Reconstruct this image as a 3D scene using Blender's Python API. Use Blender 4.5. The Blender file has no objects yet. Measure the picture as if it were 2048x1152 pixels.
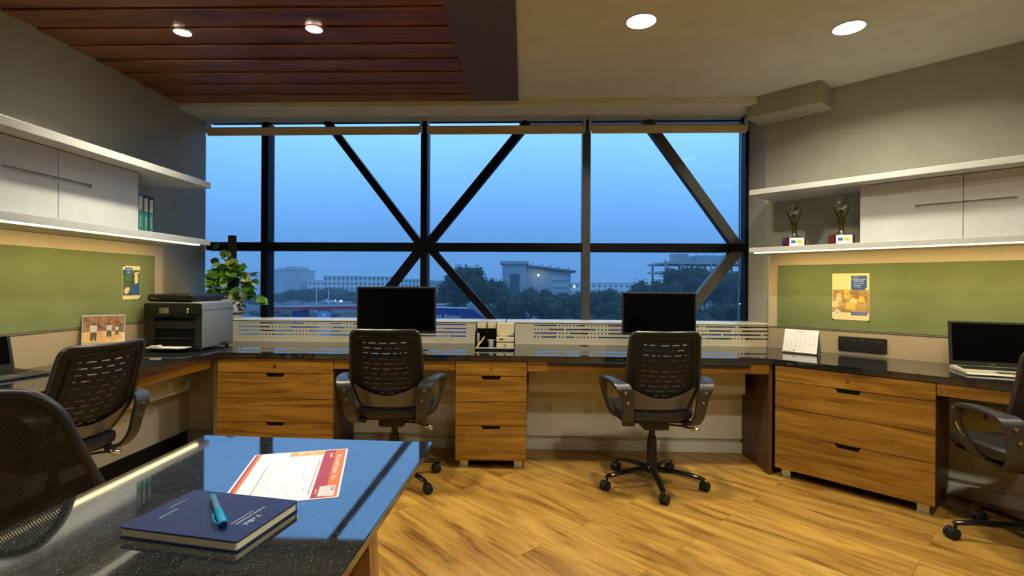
import bpy, bmesh, math, random
from mathutils import Vector, Matrix, noise
from math import sin, cos, pi, radians, sqrt, atan2
sc = bpy.context.scene
COL = sc.collection
# ------------------------------------------------------------------ camera, world, exposure
cam = bpy.data.objects.new('camera', bpy.data.cameras.new('camera'))
COL.objects.link(cam); sc.camera = cam
cam.location = (0, 0, 1.2)
cam.rotation_euler = (Matrix.Rotation(radians(90), 4, 'X') @ Matrix.Rotation(-.006*-1, 4, 'Z')).to_euler()
cam.data.sensor_width = 36; cam.data.lens = 36*1020/2048
cam.data.shift_y = -6.5/2048
cam.data.clip_start = .02; cam.data.clip_end = 2000
sc.view_settings.view_transform = 'Standard'; sc.view_settings.look = 'None'
sc.view_settings.gamma = 1; sc.view_settings.use_curve_mapping = False
sc.view_settings.exposure = 0
sc.cycles.use_denoising = True
sc.cycles.max_bounces = 8; sc.cycles.diffuse_bounces = 4; sc.cycles.glossy_bounces = 4
sc.cycles.transparent_max_bounces = 12; sc.cycles.volume_bounces = 1
sc.cycles.sample_clamp_indirect = 6
sc.cycles.caustics_reflective = False; sc.cycles.caustics_refractive = False
LAMP = (1, .90, .68)          # warm white downlights
LAMPW = 1.0
LEDW = 1.0
w = bpy.data.worlds.new('dusk_sky'); sc.world = w; w.use_nodes = True
nt = w.node_tree; nt.nodes.clear()
tc = nt.nodes.new('ShaderNodeTexCoord'); sx = nt.nodes.new('ShaderNodeSeparateXYZ')
cr = nt.nodes.new('ShaderNodeValToRGB'); bg = nt.nodes.new('ShaderNodeBackground'); wo = nt.nodes.new('ShaderNodeOutputWorld')
nz = nt.nodes.new('ShaderNodeTexNoise'); nz.inputs['Scale'].default_value = 2.2; nz.inputs['Detail'].default_value = 3
mth = nt.nodes.new('ShaderNodeMath'); mth.operation = 'MULTIPLY_ADD'; mth.inputs[1].default_value = .10
sb = nt.nodes.new('ShaderNodeMath'); sb.operation = 'SUBTRACT'; sb.inputs[1].default_value = .05
nt.links.new(tc.outputs['Generated'], sx.inputs[0]); nt.links.new(tc.outputs['Generated'], nz.inputs['Vector'])
nt.links.new(nz.outputs['Fac'], mth.inputs[0]); nt.links.new(sx.outputs['Z'], mth.inputs[2]); nt.links.new(mth.outputs[0], sb.inputs[0])
nt.links.new(sb.outputs[0], cr.inputs[0]); nt.links.new(cr.outputs[0], bg.inputs[0]); nt.links.new(bg.outputs[0], wo.inputs[0])
e = cr.color_ramp.elements
e[0].position = 0; e[0].color = (.060, .165, .37, 1)
e[1].position = .30; e[1].color = (.215, .50, .93, 1)
e.new(.09).color = (.085, .235, .50, 1); e.new(.18).color = (.135, .345, .70, 1)
e.new(.7).color = (.20, .45, .85, 1)
bg.inputs[1].default_value = 1.75

# ------------------------------------------------------------------ helpers
def newbm(): return bmesh.new()
def obj(name, bm, mat, parent=None, loc=None, rot=None, smooth=False, kind=None):
    me = bpy.data.meshes.new(name)
    bmesh.ops.recalc_face_normals(bm, faces=bm.faces[:])
    bm.to_mesh(me); bm.free()
    mats = mat if isinstance(mat, (list, tuple)) else [mat]
    for m in mats: me.materials.append(m)
    if smooth:
        for p in me.polygons: p.use_smooth = True
        try: me.set_sharp_from_angle(angle=radians(38))
        except Exception: pass
    o = bpy.data.objects.new(name, me); COL.objects.link(o)
    if parent: o.parent = parent
    if loc: o.location = loc
    if rot: o.rotation_euler = rot
    if kind: o['kind'] = kind
    return o
def thing(name, label, cat, loc=(0, 0, 0), rz=0, group=None):
    o = bpy.data.objects.new(name, None); COL.objects.link(o)
    o.empty_display_size = .1
    o.location = loc; o.rotation_euler = (0, 0, rz); o['label'] = label; o['category'] = cat
    if group: o['group'] = group
    return o
def tag(o, label, cat, group=None, kind=None):
    o['label'] = label; o['category'] = cat
    if group: o['group'] = group
    if kind: o['kind'] = kind
    return o
def copy_tree(o, parent=None):
    c = o.copy(); COL.objects.link(c)
    if parent: c.parent = parent
    for ch in list(o.children): copy_tree(ch, c)
    return c
def bx(bm, x0, x1, y0, y1, z0, z1, bev=0, M=None, mi=0, seg=2):
    r = bmesh.ops.create_cube(bm, size=1)
    vs = r['verts']
    for v in vs:
        v.co = Vector((x0+(v.co.x+.5)*(x1-x0), y0+(v.co.y+.5)*(y1-y0), z0+(v.co.z+.5)*(z1-z0)))
    fs = set(f for v in vs for f in v.link_faces)
    for f in fs: f.material_index = mi
    if bev:
        es = list(set(e for v in vs for e in v.link_edges))
        r2 = bmesh.ops.bevel(bm, geom=es, offset=bev, segments=seg, affect='EDGES', profile=.5)
        vs = list(set(r2['verts']) | set(v for v in vs if v.is_valid))
        for f in r2['faces']: f.material_index = mi
    if M is not None:
        for v in vs: v.co = M @ v.co
    return vs
def box(name, mat, dims, parent=None, bev=0, **k):
    bm = newbm(); bx(bm, *dims, bev=bev); return obj(name, bm, mat, parent, **k)
def prism(bm, pts, z0, z1, M=None, mi=0):
    """polygon in xy extruded in z; M maps to place"""
    a = [bm.verts.new((p[0], p[1], z0)) for p in pts]; b = [bm.verts.new((p[0], p[1], z1)) for p in pts]
    n = len(pts); fs = [bm.faces.new(a[::-1]), bm.faces.new(b)]
    for i in range(n): fs.append(bm.faces.new((a[i], a[(i+1) % n], b[(i+1) % n], b[i])))
    for f in fs: f.material_index = mi
    if M is not None:
        for v in a+b: v.co = M @ v.co
    return a+b
XZ = Matrix(((1, 0, 0, 0), (0, 0, 1, 0), (0, 1, 0, 0), (0, 0, 0, 1)))     # polygon (x,z) extruded along y
YZ = Matrix(((0, 0, 1, 0), (1, 0, 0, 0), (0, 1, 0, 0), (0, 0, 0, 1)))     # polygon (y,z) extruded along x
def tube(bm, pts, rad, n=8, mi=0, cap=True, flat=1.0, up=None):
    """round (or flattened) tube along points; rad number or list"""
    P = [Vector(p) for p in pts]; k = len(P); R = rad if isinstance(rad, (list, tuple)) else [rad]*k
    rings = []; prev = None
    for i in range(k):
        t = (P[min(i+1, k-1)]-P[max(i-1, 0)]).normalized()
        if up is not None: a = Vector(up)
        elif prev is None: a = Vector((0, 0, 1)) if abs(t.z) < .9 else Vector((1, 0, 0))
        else: a = prev
        a = (a-t*a.dot(t)).normalized(); b = t.cross(a); prev = a
        rings.append([bm.verts.new(P[i]+(a*cos(2*pi*j/n)*R[i]*flat+b*sin(2*pi*j/n)*R[i])) for j in range(n)])
    for i in range(k-1):
        for j in range(n):
            f = bm.faces.new((rings[i][j], rings[i][(j+1) % n], rings[i+1][(j+1) % n], rings[i+1][j])); f.material_index = mi
    if cap:
        bm.faces.new(rings[0][::-1]).material_index = mi; bm.faces.new(rings[-1]).material_index = mi
def ribbon(bm, pts, widths, thick, sides, mi=0):
    """flat bar swept along pts; widths along 'side' vector, rounded section"""
    P = [Vector(p) for p in pts]; k = len(P); rings = []
    for i in range(k):
        t = (P[min(i+1, k-1)]-P[max(i-1, 0)]).normalized()
        s = Vector(sides[i]); s = (s-t*s.dot(t)).normalized(); nrm = t.cross(s)
        wd = widths[i]/2; th = thick[i]/2 if isinstance(thick, (list, tuple)) else thick/2
        prof = []
        for j in range(12):
            a = 2*pi*j/12; c, d = cos(a), sin(a)
            q = .45
            prof.append(s*wd*math.copysign(abs(c)**q, c)+nrm*th*math.copysign(abs(d)**q, d))
        rings.append([bm.verts.new(P[i]+q_) for q_ in prof])
    for i in range(k-1):
        for j in range(12):
            bm.faces.new((rings[i][j], rings[i][(j+1) % 12], rings[i+1][(j+1) % 12], rings[i+1][j])).material_index = mi
    bm.faces.new(rings[0][::-1]); bm.faces.new(rings[-1])
def spline(pts, n):
    """catmull-rom through tuples (any length)"""
    out = []; k = len(pts)
    for i in range(k-1):
        p0 = pts[max(i-1, 0)]; p1 = pts[i]; p2 = pts[i+1]; p3 = pts[min(i+2, k-1)]
        for s in range(n):
            t = s/n
            out.append(tuple(.5*((2*b)+(-a+c)*t+(2*a-5*b+4*c-d)*t*t+(-a+3*b-3*c+d)*t**3) for a, b, c, d in zip(p0, p1, p2, p3)))
    out.append(tuple(pts[-1])); return out
def lathe(bm, prof, n=32, c=(0, 0, 0), mi=0):
    rings = []
    for r, z in prof:
        rings.append([bm.verts.new((c[0]+r*cos(2*pi*j/n), c[1]+r*sin(2*pi*j/n), c[2]+z)) for j in range(n)])
    for i in range(len(rings)-1):
        for j in range(n):
            bm.faces.new((rings[i][j], rings[i][(j+1) % n], rings[i+1][(j+1) % n], rings[i+1][j])).material_index = mi
    bm.faces.new(rings[0][::-1]).material_index = mi; bm.faces.new(rings[-1]).material_index = mi
def text_bm(bm, s, size, M, depth=.0004, mi=0, align='CENTER'):
    cu = bpy.data.curves.new('t', 'FONT'); cu.body = s; cu.size = size; cu.extrude = depth
    cu.align_x = align; cu.align_y = 'CENTER'; cu.resolution_u = 3
    o = bpy.data.objects.new('t', cu); COL.objects.link(o)
    dg = bpy.context.evaluated_depsgraph_get(); me = bpy.data.meshes.new_from_object(o.evaluated_get(dg))
    t = bmesh.new(); t.from_mesh(me); vm = {}
    for v in t.verts: vm[v.index] = bm.verts.new(M @ v.co)
    for f in t.faces:
        try: bm.faces.new([vm[v.index] for v in f.verts]).material_index = mi
        except ValueError: pass
    t.free(); bpy.data.objects.remove(o); bpy.data.curves.remove(cu); bpy.data.meshes.remove(me)

# frames of the three walls -------------------------------------------------
RL, RC, RR = -.0235, -.040, atan2(-.7394, .6733)
OL, OC, OR = Vector((-2.67, 0, 0)), Vector((0, 3.304, 0)), Vector((1.66, 3.237, 0))
def fr(o, r): return lambda x, y, z=0: tuple(o+Vector((x*cos(r)-y*sin(r), x*sin(r)+y*cos(r), z)))
LW, CW, RW = fr(OL, RL), fr(OC, RC), fr(OR, RR)

# ------------------------------------------------------------------ materials
def mat(name, col, rough=.5, metal=0, bump=0, bscale=200, var=0, vscale=8, ior=1.5, coat=0, alpha=1, sheen=0, emit=None, es=0):
    m = bpy.data.materials.new(name); m.use_nodes = True; nt = m.node_tree; b = nt.nodes['Principled BSDF']
    b.inputs['Base Color'].default_value = (*col, 1); b.inputs['Roughness'].default_value = rough
    b.inputs['Metallic'].default_value = metal; b.inputs['IOR'].default_value = ior
    b.inputs['Coat Weight'].default_value = coat; b.inputs['Coat Roughness'].default_value = .05
    if sheen: b.inputs['Sheen Weight'].default_value = sheen
    if emit: b.inputs['Emission Color'].default_value = (*emit, 1); b.inputs['Emission Strength'].default_value = es
    t = nt.nodes.new('ShaderNodeTexCoord')
    n = nt.nodes.new('ShaderNodeTexNoise'); n.inputs['Scale'].default_value = vscale; n.inputs['Detail'].default_value = 5
    nt.links.new(t.outputs['Object'], n.inputs['Vector'])
    v = var if var else .04
    r = nt.nodes.new('ShaderNodeValToRGB')
    r.color_ramp.elements[0].position = .3; r.color_ramp.elements[1].position = .7
    r.color_ramp.elements[0].color = (*[c*(1-v) for c in col], 1); r.color_ramp.elements[1].color = (*[min(1, c*(1+v)) for c in col], 1)
    nt.links.new(n.outputs['Fac'], r.inputs[0]); nt.links.new(r.outputs[0], b.inputs['Base Color'])
    if bump:
        n2 = nt.nodes.new('ShaderNodeTexNoise'); n2.inputs['Scale'].default_value = bscale; n2.inputs['Detail'].default_value = 3
        bp = nt.nodes.new('ShaderNodeBump'); bp.inputs['Strength'].default_value = bump; bp.inputs['Distance'].default_value = .002
        nt.links.new(t.outputs['Object'], n2.inputs['Vector']); nt.links.new(n2.outputs['Fac'], bp.inputs['Height']); nt.links.new(bp.outputs[0], b.inputs['Normal'])
    return m
def wood(name, c1, c2, c3, sc3=(1.2, 14, 14), rough=.35, coat=0, rot=0, planks=None, distort=1.2):
    m = bpy.data.materials.new(name); m.use_nodes = True; nt = m.node_tree; b = nt.nodes['Principled BSDF']; L = nt.links
    t = nt.nodes.new('ShaderNodeTexCoord'); mp = nt.nodes.new('ShaderNodeMapping'); mp.inputs['Rotation'].default_value = (0, 0, rot)
    L.new(t.outputs['Object'], mp.inputs[0]); src = mp.outputs[0]
    oi = nt.nodes.new('ShaderNodeObjectInfo')
    if planks:
        br = nt.nodes.new('ShaderNodeTexBrick'); br.inputs['Scale'].default_value = 1
        br.inputs['Brick Width'].default_value = planks[0]; br.inputs['Row Height'].default_value = planks[1]
        br.inputs['Mortar Size'].default_value = .0012; br.inputs['Mortar Smooth'].default_value = .2
        br.inputs['Color1'].default_value = (0, 0, 0, 1); br.inputs['Color2'].default_value = (1, 1, 1, 1); br.inputs['Mortar'].default_value = (.5, .5, .5, 1)
        br.offset = .37; L.new(src, br.inputs['Vector'])
        off = nt.nodes.new('ShaderNodeVectorMath'); off.operation = 'MULTIPLY_ADD'; off.inputs[1].default_value = (13, 7, 5)
        L.new(br.outputs['Color'], off.inputs[0]); L.new(src, off.inputs[2]); src2 = off.outputs[0]
    else:
        off = nt.nodes.new('ShaderNodeVectorMath'); off.operation = 'ADD'
        cx = nt.nodes.new('ShaderNodeCombineXYZ'); mm = nt.nodes.new('ShaderNodeMath'); mm.operation = 'MULTIPLY'; mm.inputs[1].default_value = 37
        L.new(oi.outputs['Random'], mm.inputs[0]); L.new(mm.outputs[0], cx.inputs[0]); L.new(mm.outputs[0], cx.inputs[2])
        L.new(cx.outputs[0], off.inputs[0]); L.new(src, off.inputs[1]); src2 = off.outputs[0]
    mp2 = nt.nodes.new('ShaderNodeMapping'); mp2.inputs['Scale'].default_value = sc3; L.new(src2, mp2.inputs[0])
    n1 = nt.nodes.new('ShaderNodeTexNoise'); n1.inputs['Scale'].default_value = 1.0; n1.inputs['Detail'].default_value = 6; n1.inputs['Distortion'].default_value = distort
    n1.inputs['Roughness'].default_value = .62
    L.new(mp2.outputs[0], n1.inputs['Vector'])
    mp3 = nt.nodes.new('ShaderNodeMapping'); mp3.inputs['Scale'].default_value = tuple(s*(2 if i == 0 else 9) for i, s in enumerate(sc3)); L.new(src2, mp3.inputs[0])
    n2 = nt.nodes.new('ShaderNodeTexNoise'); n2.inputs['Scale'].default_value = 1; n2.inputs['Detail'].default_value = 4; L.new(mp3.outputs[0], n2.inputs['Vector'])
    mx = nt.nodes.new('ShaderNodeMath'); mx.operation = 'MULTIPLY_ADD'; mx.inputs[1].default_value = .28; L.new(n2.outputs['Fac'], mx.inputs[0]); L.new(n1.outputs['Fac'], mx.inputs[2])
    r = nt.nodes.new('ShaderNodeValToRGB'); L.new(mx.outputs[0], r.inputs[0]); el = r.color_ramp.elements
    el[0].position = .44; el[0].color = (*c1, 1); el[1].position = .80; el[1].color = (*c3, 1); el.new(.62).color = (*c2, 1)
    out = r.outputs[0]
    if planks:
        mxx = nt.nodes.new('ShaderNodeMixRGB'); mxx.blend_type = 'MULTIPLY'; mxx.inputs[2].default_value = (.45, .35, .25, 1)
        L.new(br.outputs['Fac'], mxx.inputs[0]); L.new(out, mxx.inputs[1]); out = mxx.outputs[0]
        hs = nt.nodes.new('ShaderNodeMixRGB'); hs.blend_type = 'MULTIPLY'; hs.inputs[0].default_value = .22; L.new(out, hs.inputs[1]); L.new(br.outputs['Color'], hs.inputs[2]); out = hs.outputs[0]
    L.new(out, b.inputs['Base Color']); b.inputs['Roughness'].default_value = rough; b.inputs['Coat Weight'].default_value = coat; b.inputs['Coat Roughness'].default_value = .12
    bp = nt.nodes.new('ShaderNodeBump'); bp.inputs['Strength'].default_value = .12; bp.inputs['Distance'].default_value = .001; L.new(n2.outputs['Fac'], bp.inputs['Height']); L.new(bp.outputs[0], b.inputs['Normal'])
    return m
def granite(name, ior, sp=.20):
    m = bpy.data.materials.new(name); m.use_nodes = True; nt = m.node_tree; b = nt.nodes['Principled BSDF']; L = nt.links
    t = nt.nodes.new('ShaderNodeTexCoord'); v = nt.nodes.new('ShaderNodeTexVoronoi'); v.inputs['Scale'].default_value = 210; L.new(t.outputs['Object'], v.inputs['Vector'])
    r = nt.nodes.new('ShaderNodeValToRGB'); el = r.color_ramp.elements; el[0].position = .0; el[0].color = (sp*.9, sp, sp, 1); el[1].position = .34; el[1].color = (.014, .016, .017, 1)
    n = nt.nodes.new('ShaderNodeTexNoise'); n.inputs['Scale'].default_value = 60; L.new(t.outputs['Object'], n.inputs['Vector'])
    ad = nt.nodes.new('ShaderNodeMath'); ad.operation = 'MULTIPLY_ADD'; ad.inputs[1].default_value = .35; L.new(n.outputs['Fac'], ad.inputs[0]); L.new(v.outputs['Distance'], ad.inputs[2])
    sbn = nt.nodes.new('ShaderNodeMath'); sbn.operation = 'SUBTRACT'; sbn.inputs[1].default_value = .16; L.new(ad.outputs[0], sbn.inputs[0])
    L.new(sbn.outputs[0], r.inputs[0]); L.new(r.outputs[0], b.inputs['Base Color'])
    b.inputs['Roughness'].default_value = .035; b.inputs['IOR'].default_value = ior
    n3 = nt.nodes.new('ShaderNodeTexNoise'); n3.inputs['Scale'].default_value = 9; L.new(t.outputs['Object'], n3.inputs['Vector'])
    mr = nt.nodes.new('ShaderNodeMapRange'); mr.inputs[3].default_value = .02; mr.inputs[4].default_value = .06; L.new(n3.outputs['Fac'], mr.inputs[0]); L.new(mr.outputs[0], b.inputs['Roughness'])
    return m
def glass(name, refl=1.0, tint=(1, 1, 1)):
    m = bpy.data.materials.new(name); m.use_nodes = True; nt = m.node_tree; nt.nodes.clear(); L = nt.links
    o = nt.nodes.new('ShaderNodeOutputMaterial'); tr = nt.nodes.new('ShaderNodeBsdfTransparent'); gl = nt.nodes.new('ShaderNodeBsdfGlossy'); mx = nt.nodes.new('ShaderNodeMixShader')
    fz = nt.nodes.new('ShaderNodeFresnel'); fz.inputs[0].default_value = 1.12; tr.inputs[0].default_value = (*tint, 1); gl.inputs['Roughness'].default_value = .01
    L.new(fz.outputs[0], mx.inputs[0]); L.new(tr.outputs[0], mx.inputs[1]); L.new(gl.outputs[0], mx.inputs[2]); L.new(mx.outputs[0], o.inputs[0]); return m
def emis(name, col, s):
    m = bpy.data.materials.new(name); m.use_nodes = True; nt = m.node_tree; nt.nodes.clear()
    o = nt.nodes.new('ShaderNodeOutputMaterial'); em = nt.nodes.new('ShaderNodeEmission'); em.inputs[0].default_value = (*col, 1); em.inputs[1].default_value = s
    nt.links.new(em.outputs[0], o.inputs[0]); return m
WALL = mat('wall_paint', (.36, .36, .29), .75, bump=.05, bscale=300)
CEIL = mat('ceiling_paint', (.66, .70, .65), .8, bump=.03)
PANEL = mat('beige_laminate', (.52, .46, .34), .5)
TAUPE = mat('taupe_laminate', (.38, .33, .24), .5)
KNEE = mat('cream_board', (.66, .66, .57), .6)
METALW = mat('cream_metal', (.50, .47, .37), .4)
WHITE = mat('white_lacquer', (.52, .54, .53), .38)
GREEN = mat('green_fabric', (.150, .200, .095), .9, bump=.5, bscale=700, var=.14, vscale=3)
GRAN = granite('black_granite', 2.6, .035)
GRAN2 = granite('polished_black_granite', 3.0)
TEAK = wood('teak_veneer', (.125, .050, .007), (.245, .115, .014), (.36, .185, .032), (1.9, 1, 24), .36, distort=.9)
DTEAK = wood('dark_side_veneer', (.055, .022, .008), (.075, .03, .011), (.10, .042, .016), (4, 4, .8), .4)
CWOOD = wood('red_brown_ceiling_wood', (.075, .022, .009), (.17, .058, .022), (.27, .105, .042), (1.2, 12, 12), .38, coat=.08)
BEAMM = mat('dark_plum_brown_paint', (.105, .078, .088), .5)
FLOOR = wood('oak_floor_boards', (.15, .065, .010), (.37, .20, .036), (.50, .295, .065), (2.0, 13, 13), .38, rot=-RR, planks=(1.2, .19), distort=.7)
BLK = mat('black_plastic', (.008, .008, .008), .42)
BLKM = mat('matt_black_plastic', (.012, .011, .010), .55, ior=1.35, bump=.15, bscale=900)
BLKG = mat('gloss_black', (.006, .006, .007), .12)
SEATF = mat('black_leatherette', (.020, .019, .018), .42, bump=.3, bscale=260)
GREYP = mat('grey_plastic', (.030, .031, .032), .36)
FRAMEM = mat('dark_bronze_frame', (.0025, .0025, .004), .5, ior=1.25)
FRAMELIT = mat('lit_frame_tone', (.055, .053, .045), .45)  # lighter copy of the frame colour, warm room light painted in
CHROME = mat('chrome', (.75, .74, .70), .12, metal=1)
STEEL = mat('brushed_steel', (.62, .60, .52), .3, metal=1)
SCREEN = mat('black_screen', (.001, .001, .0012), .2, ior=1.25)
BLIND = mat('cream_blind_fabric', (.58, .48, .28), .8, bump=.2, bscale=500)
LEDM = emis('warm_led_strip', (1, .78, .40), 6)
LAMPM = emis('warm_lamp_disc', (1, .90, .70), 14)
GLASS = glass('window_glass', tint=(.93, .96, 1))
PAPER = mat('white_paper', (.62, .63, .66), .55)

# ------------------------------------------------------------------ shell
bm = newbm(); bx(bm, -3.1, 5.2, -3.4, 4.45, -.12, 0); obj('floor', bm, FLOOR, kind='structure')
# ceiling: plain part, brown beam, wooden boards
bm = newbm(); prism(bm, [LW(2.62, -3.4)[:2], (5.2, -3.4), (5.2, 4.6), LW(2.62, 4.6)[:2]], 2.6, 2.72); obj('ceiling', bm, CEIL, kind='structure')
bm = newbm(); bx(bm, 2.26, 2.62, -3.3, 3.90, 2.583, 2.72, .002); obj('ceiling_beam', bm, BEAMM, loc=OL, rot=(0, 0, RL), kind='structure')
bm = newbm()
for i in range(37):
    y1 = 3.95-.194*i; y0 = y1-.194
    prism(bm, [(y0+.002, 2.580), (y0+.006, 2.577), (y1-.006, 2.587), (y1-.004, 2.590), (y1-.004, 2.64), (y0+.002, 2.64)], -.02, 2.26, YZ)
bx(bm, -.3, 2.26, -3.3, 4.5, 2.64, 2.72)
obj('ceiling_wood', bm, CWOOD, loc=OL, rot=(0, 0, RL), kind='structure')
# walls
box('wall_left', WALL, (-.15, 0, -3.3, 4.272, 0, 2.7), loc=OL, rot=(0, 0, RL), kind='structure')
bm = newbm()
p = [CW(1.857, .90)[:2], (1.947, 3.925), (4.60, 1.01), (4.60, -3.3), (4.75, -3.3), (4.75, 1.08), (2.1, 4.0), (2.3, 4.3), CW(1.857, 1.05)[:2]]
prism(bm, p, 0, 2.7); obj('wall_right', bm, WALL, kind='structure')
box('wall_front', WALL, (-3, 4.75, -3.4, -3.25, 0, 2.7), kind='structure')
bm = newbm(); bx(bm, -2.62, 2.0, .90, 1.05, 0, .70); bx(bm, -2.62, 2.2, .86, 1.05, 2.60, 2.72); obj('wall_back', bm, WALL, loc=OC, rot=(0, 0, RC), kind='structure')
# soffit over the window, with the deeper piece turning onto the right wall
bm = newbm(); bx(bm, -2.66, 1.80, .529, .90, 2.545, 2.61, .006); obj('trim_1', bm, CEIL, loc=OC, rot=(0, 0, RC), kind='structure')
bm = newbm(); bx(bm, -.37, .13, .455, .70, 2.445, 2.61, .012, seg=3); obj('trim_2', bm, WALL, loc=OR, rot=(0, 0, RR), kind='structure')
# knee walls with duct boxes and skirting
def knee(n, o, r, x0, x1, y, yb):
    bm = newbm(); bx(bm, x0, x1, y, yb, .10, .70); bx(bm, x0, x1, y+.03, yb, .07, .10); bx(bm, x0, x1, y-.012, yb, 0, .07, .003)
    return obj(n, bm, KNEE, loc=o, rot=(0, 0, r), kind='structure')
knee('wall_knee_back', OC, RC, -2.48, 1.72, .43, .90)
knee('wall_knee_right', OR, RR, .10, 2.5, .47, .68)
bm = newbm(); bx(bm, 0, .16, .4, 3.90, .10, .70); obj('wall_knee_left', bm, KNEE, loc=OL, rot=(0, 0, RL), kind='structure')
box('baseboard_left', BLKM, (.0, .172, .4, 3.80, 0, .10), loc=OL, rot=(0, 0, RL), kind='structure')
# wall panelling behind the desks, with the lip line
bm = newbm(); bx(bm, 0, .04, .3, 3.72, .74, .925); bx(bm, 0, .046, .3, 3.72, .925, .932); obj('trim_3', bm, TAUPE, loc=OL, rot=(0, 0, RL), kind='structure')
bm = newbm(); bx(bm, 0, .04, .3, 3.72, .932, 1.465); obj('trim_4', bm, PANEL, loc=OL, rot=(0, 0, RL), kind='structure')
bm = newbm(); bx(bm, -.27, 3.0, .625, .68, .74, .898); bx(bm, -.27, 3.0, .619, .68, .898, .905); obj('trim_5', bm, TAUPE, loc=OR, rot=(0, 0, RR), kind='structure')
bm = newbm(); bx(bm, -.27, 3.0, .625, .68, .905, 1.437); obj('trim_6', bm, PANEL, loc=OR, rot=(0, 0, RR), kind='structure')

# ------------------------------------------------------------------ window
win = bpy.data.objects.new('window_1', None); COL.objects.link(win); win.location = OC; win.rotation_euler = (0, 0, RC); win['kind'] = 'structure'
bm = newbm()
bx(bm, 1.838, 1.90, .87, .98, .70, 2.55)
bx(bm, -2.6, 1.86, .90, .962, 2.552, 2.605); bx(bm, -2.6, 1.86, .86, .98, .70, .74)
obj('window_frame', bm, FRAMEM, win)
for (a, b, m_, d) in ((-2.129, -2.069, FRAMEM, .965), (-.791, -.737, FRAMEM, .985), (.534, .599, FRAMELIT, .98)):  # third mullion gets the frame colour with room light painted in
    bm = newbm(); bx(bm, a, b, .855, d, .72, 2.54, .003); obj('mullion', bm, m_, win)
bm = newbm(); bx(bm, -2.6, 1.86, .858, .975, 1.474, 1.542, .003); obj('transom', bm, FRAMEM, win)
def brace(x0, z0, x1, z1, w_):
    bm = newbm(); d = Vector((x1-x0, z1-z0)).normalized(); n = Vector((-d.y, d.x))*w_/2
    prism(bm, [(x0+n.x, z0+n.y), (x1+n.x, z1+n.y), (x1-n.x, z1-n.y), (x0-n.x, z0-n.y)], .866, .945, XZ)
    obj('brace', bm, FRAMEM if x1 < 1 else FRAMELIT, win)  # right hand braces carry the painted-in room light too
brace(-.80, 1.53, -1.590, 2.55, .058); brace(-.735, 1.53, .083, 2.53, .066); brace(1.80, 1.50, 1.045, 2.55, .074)
brace(-.80, 1.49, -1.30, .85, .066); brace(-.72, 1.50, -.04, .74, .060); brace(1.82, 1.53, 1.25, .80, .085)
bm = newbm()
for a, b in ((-2.700, -2.129), (-2.069, -.791), (-.737, .534), (.599, 1.835)):
    bx(bm, a, b, .952, .960, .74, 1.474); bx(bm, a, b, .952, .960, 1.542, 2.552)
obj('window_pane', bm, GLASS, win)
# roller blinds
blinds = (("left", -2.535, -.768, 'rolled up cream blind over the leftmost panes, above the potted plant'),
          ("mid", -.720, .545, 'rolled up cream blind over the middle panes, between the other two blinds'),
          ("right", .577, 1.812, 'rolled up cream blind over the rightmost panes of the window'))
for _, a, b, lb in blinds:
    t = thing('roller_blind', lb, 'blind', CW((a+b)/2, .78, 2.446), RC, 'rolled up blinds along the window head'); h = (b-a)/2
    bm = newbm(); tube(bm, [(-h+.015, 0, .004), (h-.015, 0, .004)], .025, 20); bx(bm, -h+.015, h-.015, -.030, -.026, -.035, .012); obj('blind_roll', bm, BLIND, t, smooth=True)
    bm = newbm(); bx(bm, -h+.015, h-.015, -.034, -.020, -.047, -.028, .004); obj('bottom_bar', bm, BLIND, t)
    for s in (-1, 1):
        bm = newbm(); bx(bm, s*(h-.006)-.006, s*(h-.006)+.006, -.030, .030, -.026, .094, .004); obj('bracket', bm, WHITE, t)

# ------------------------------------------------------------------ worktop, desks
t = thing('worktop', 'long black polished granite worktop running along all three walls', 'worktop')
def isect(p, d, q, e_):
    det = d[0]*(-e_[1])+e_[0]*d[1]; k = ((q[0]-p[0])*(-e_[1])+e_[0]*(q[1]-p[1]))/det; return (p[0]+k*d[0], p[1]+k*d[1])
dl = (sin(.0235), cos(.0235)); dc = (cos(RC), sin(RC)); dr = (cos(RR), sin(RR))
pf = isect(LW(.645, 0), dl, CW(0, 0), dc); pr = isect(CW(0, 0), dc, RW(0, 0), dr)
pb = isect(LW(.003, 0), dl, CW(0, .68), dc); pbr = isect(CW(0, .68), dc, RW(0, .66), dr)
pts = [LW(.645, .35)[:2], pf, pr, RW(2.5, 0)[:2], RW(2.5, .66)[:2], pbr, pb, LW(.003, .35)[:2]]
bm = newbm(); prism(bm, pts, .705, .74)
es = [e_ for e_ in bm.edges if abs(e_.verts[0].co.z-e_.verts[1].co.z) < 1e-6]
bmesh.ops.bevel(bm, geom=es, offset=.003, segments=2, affect='EDGES'); obj('worktop_slab', bm, GRAN, t)
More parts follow.
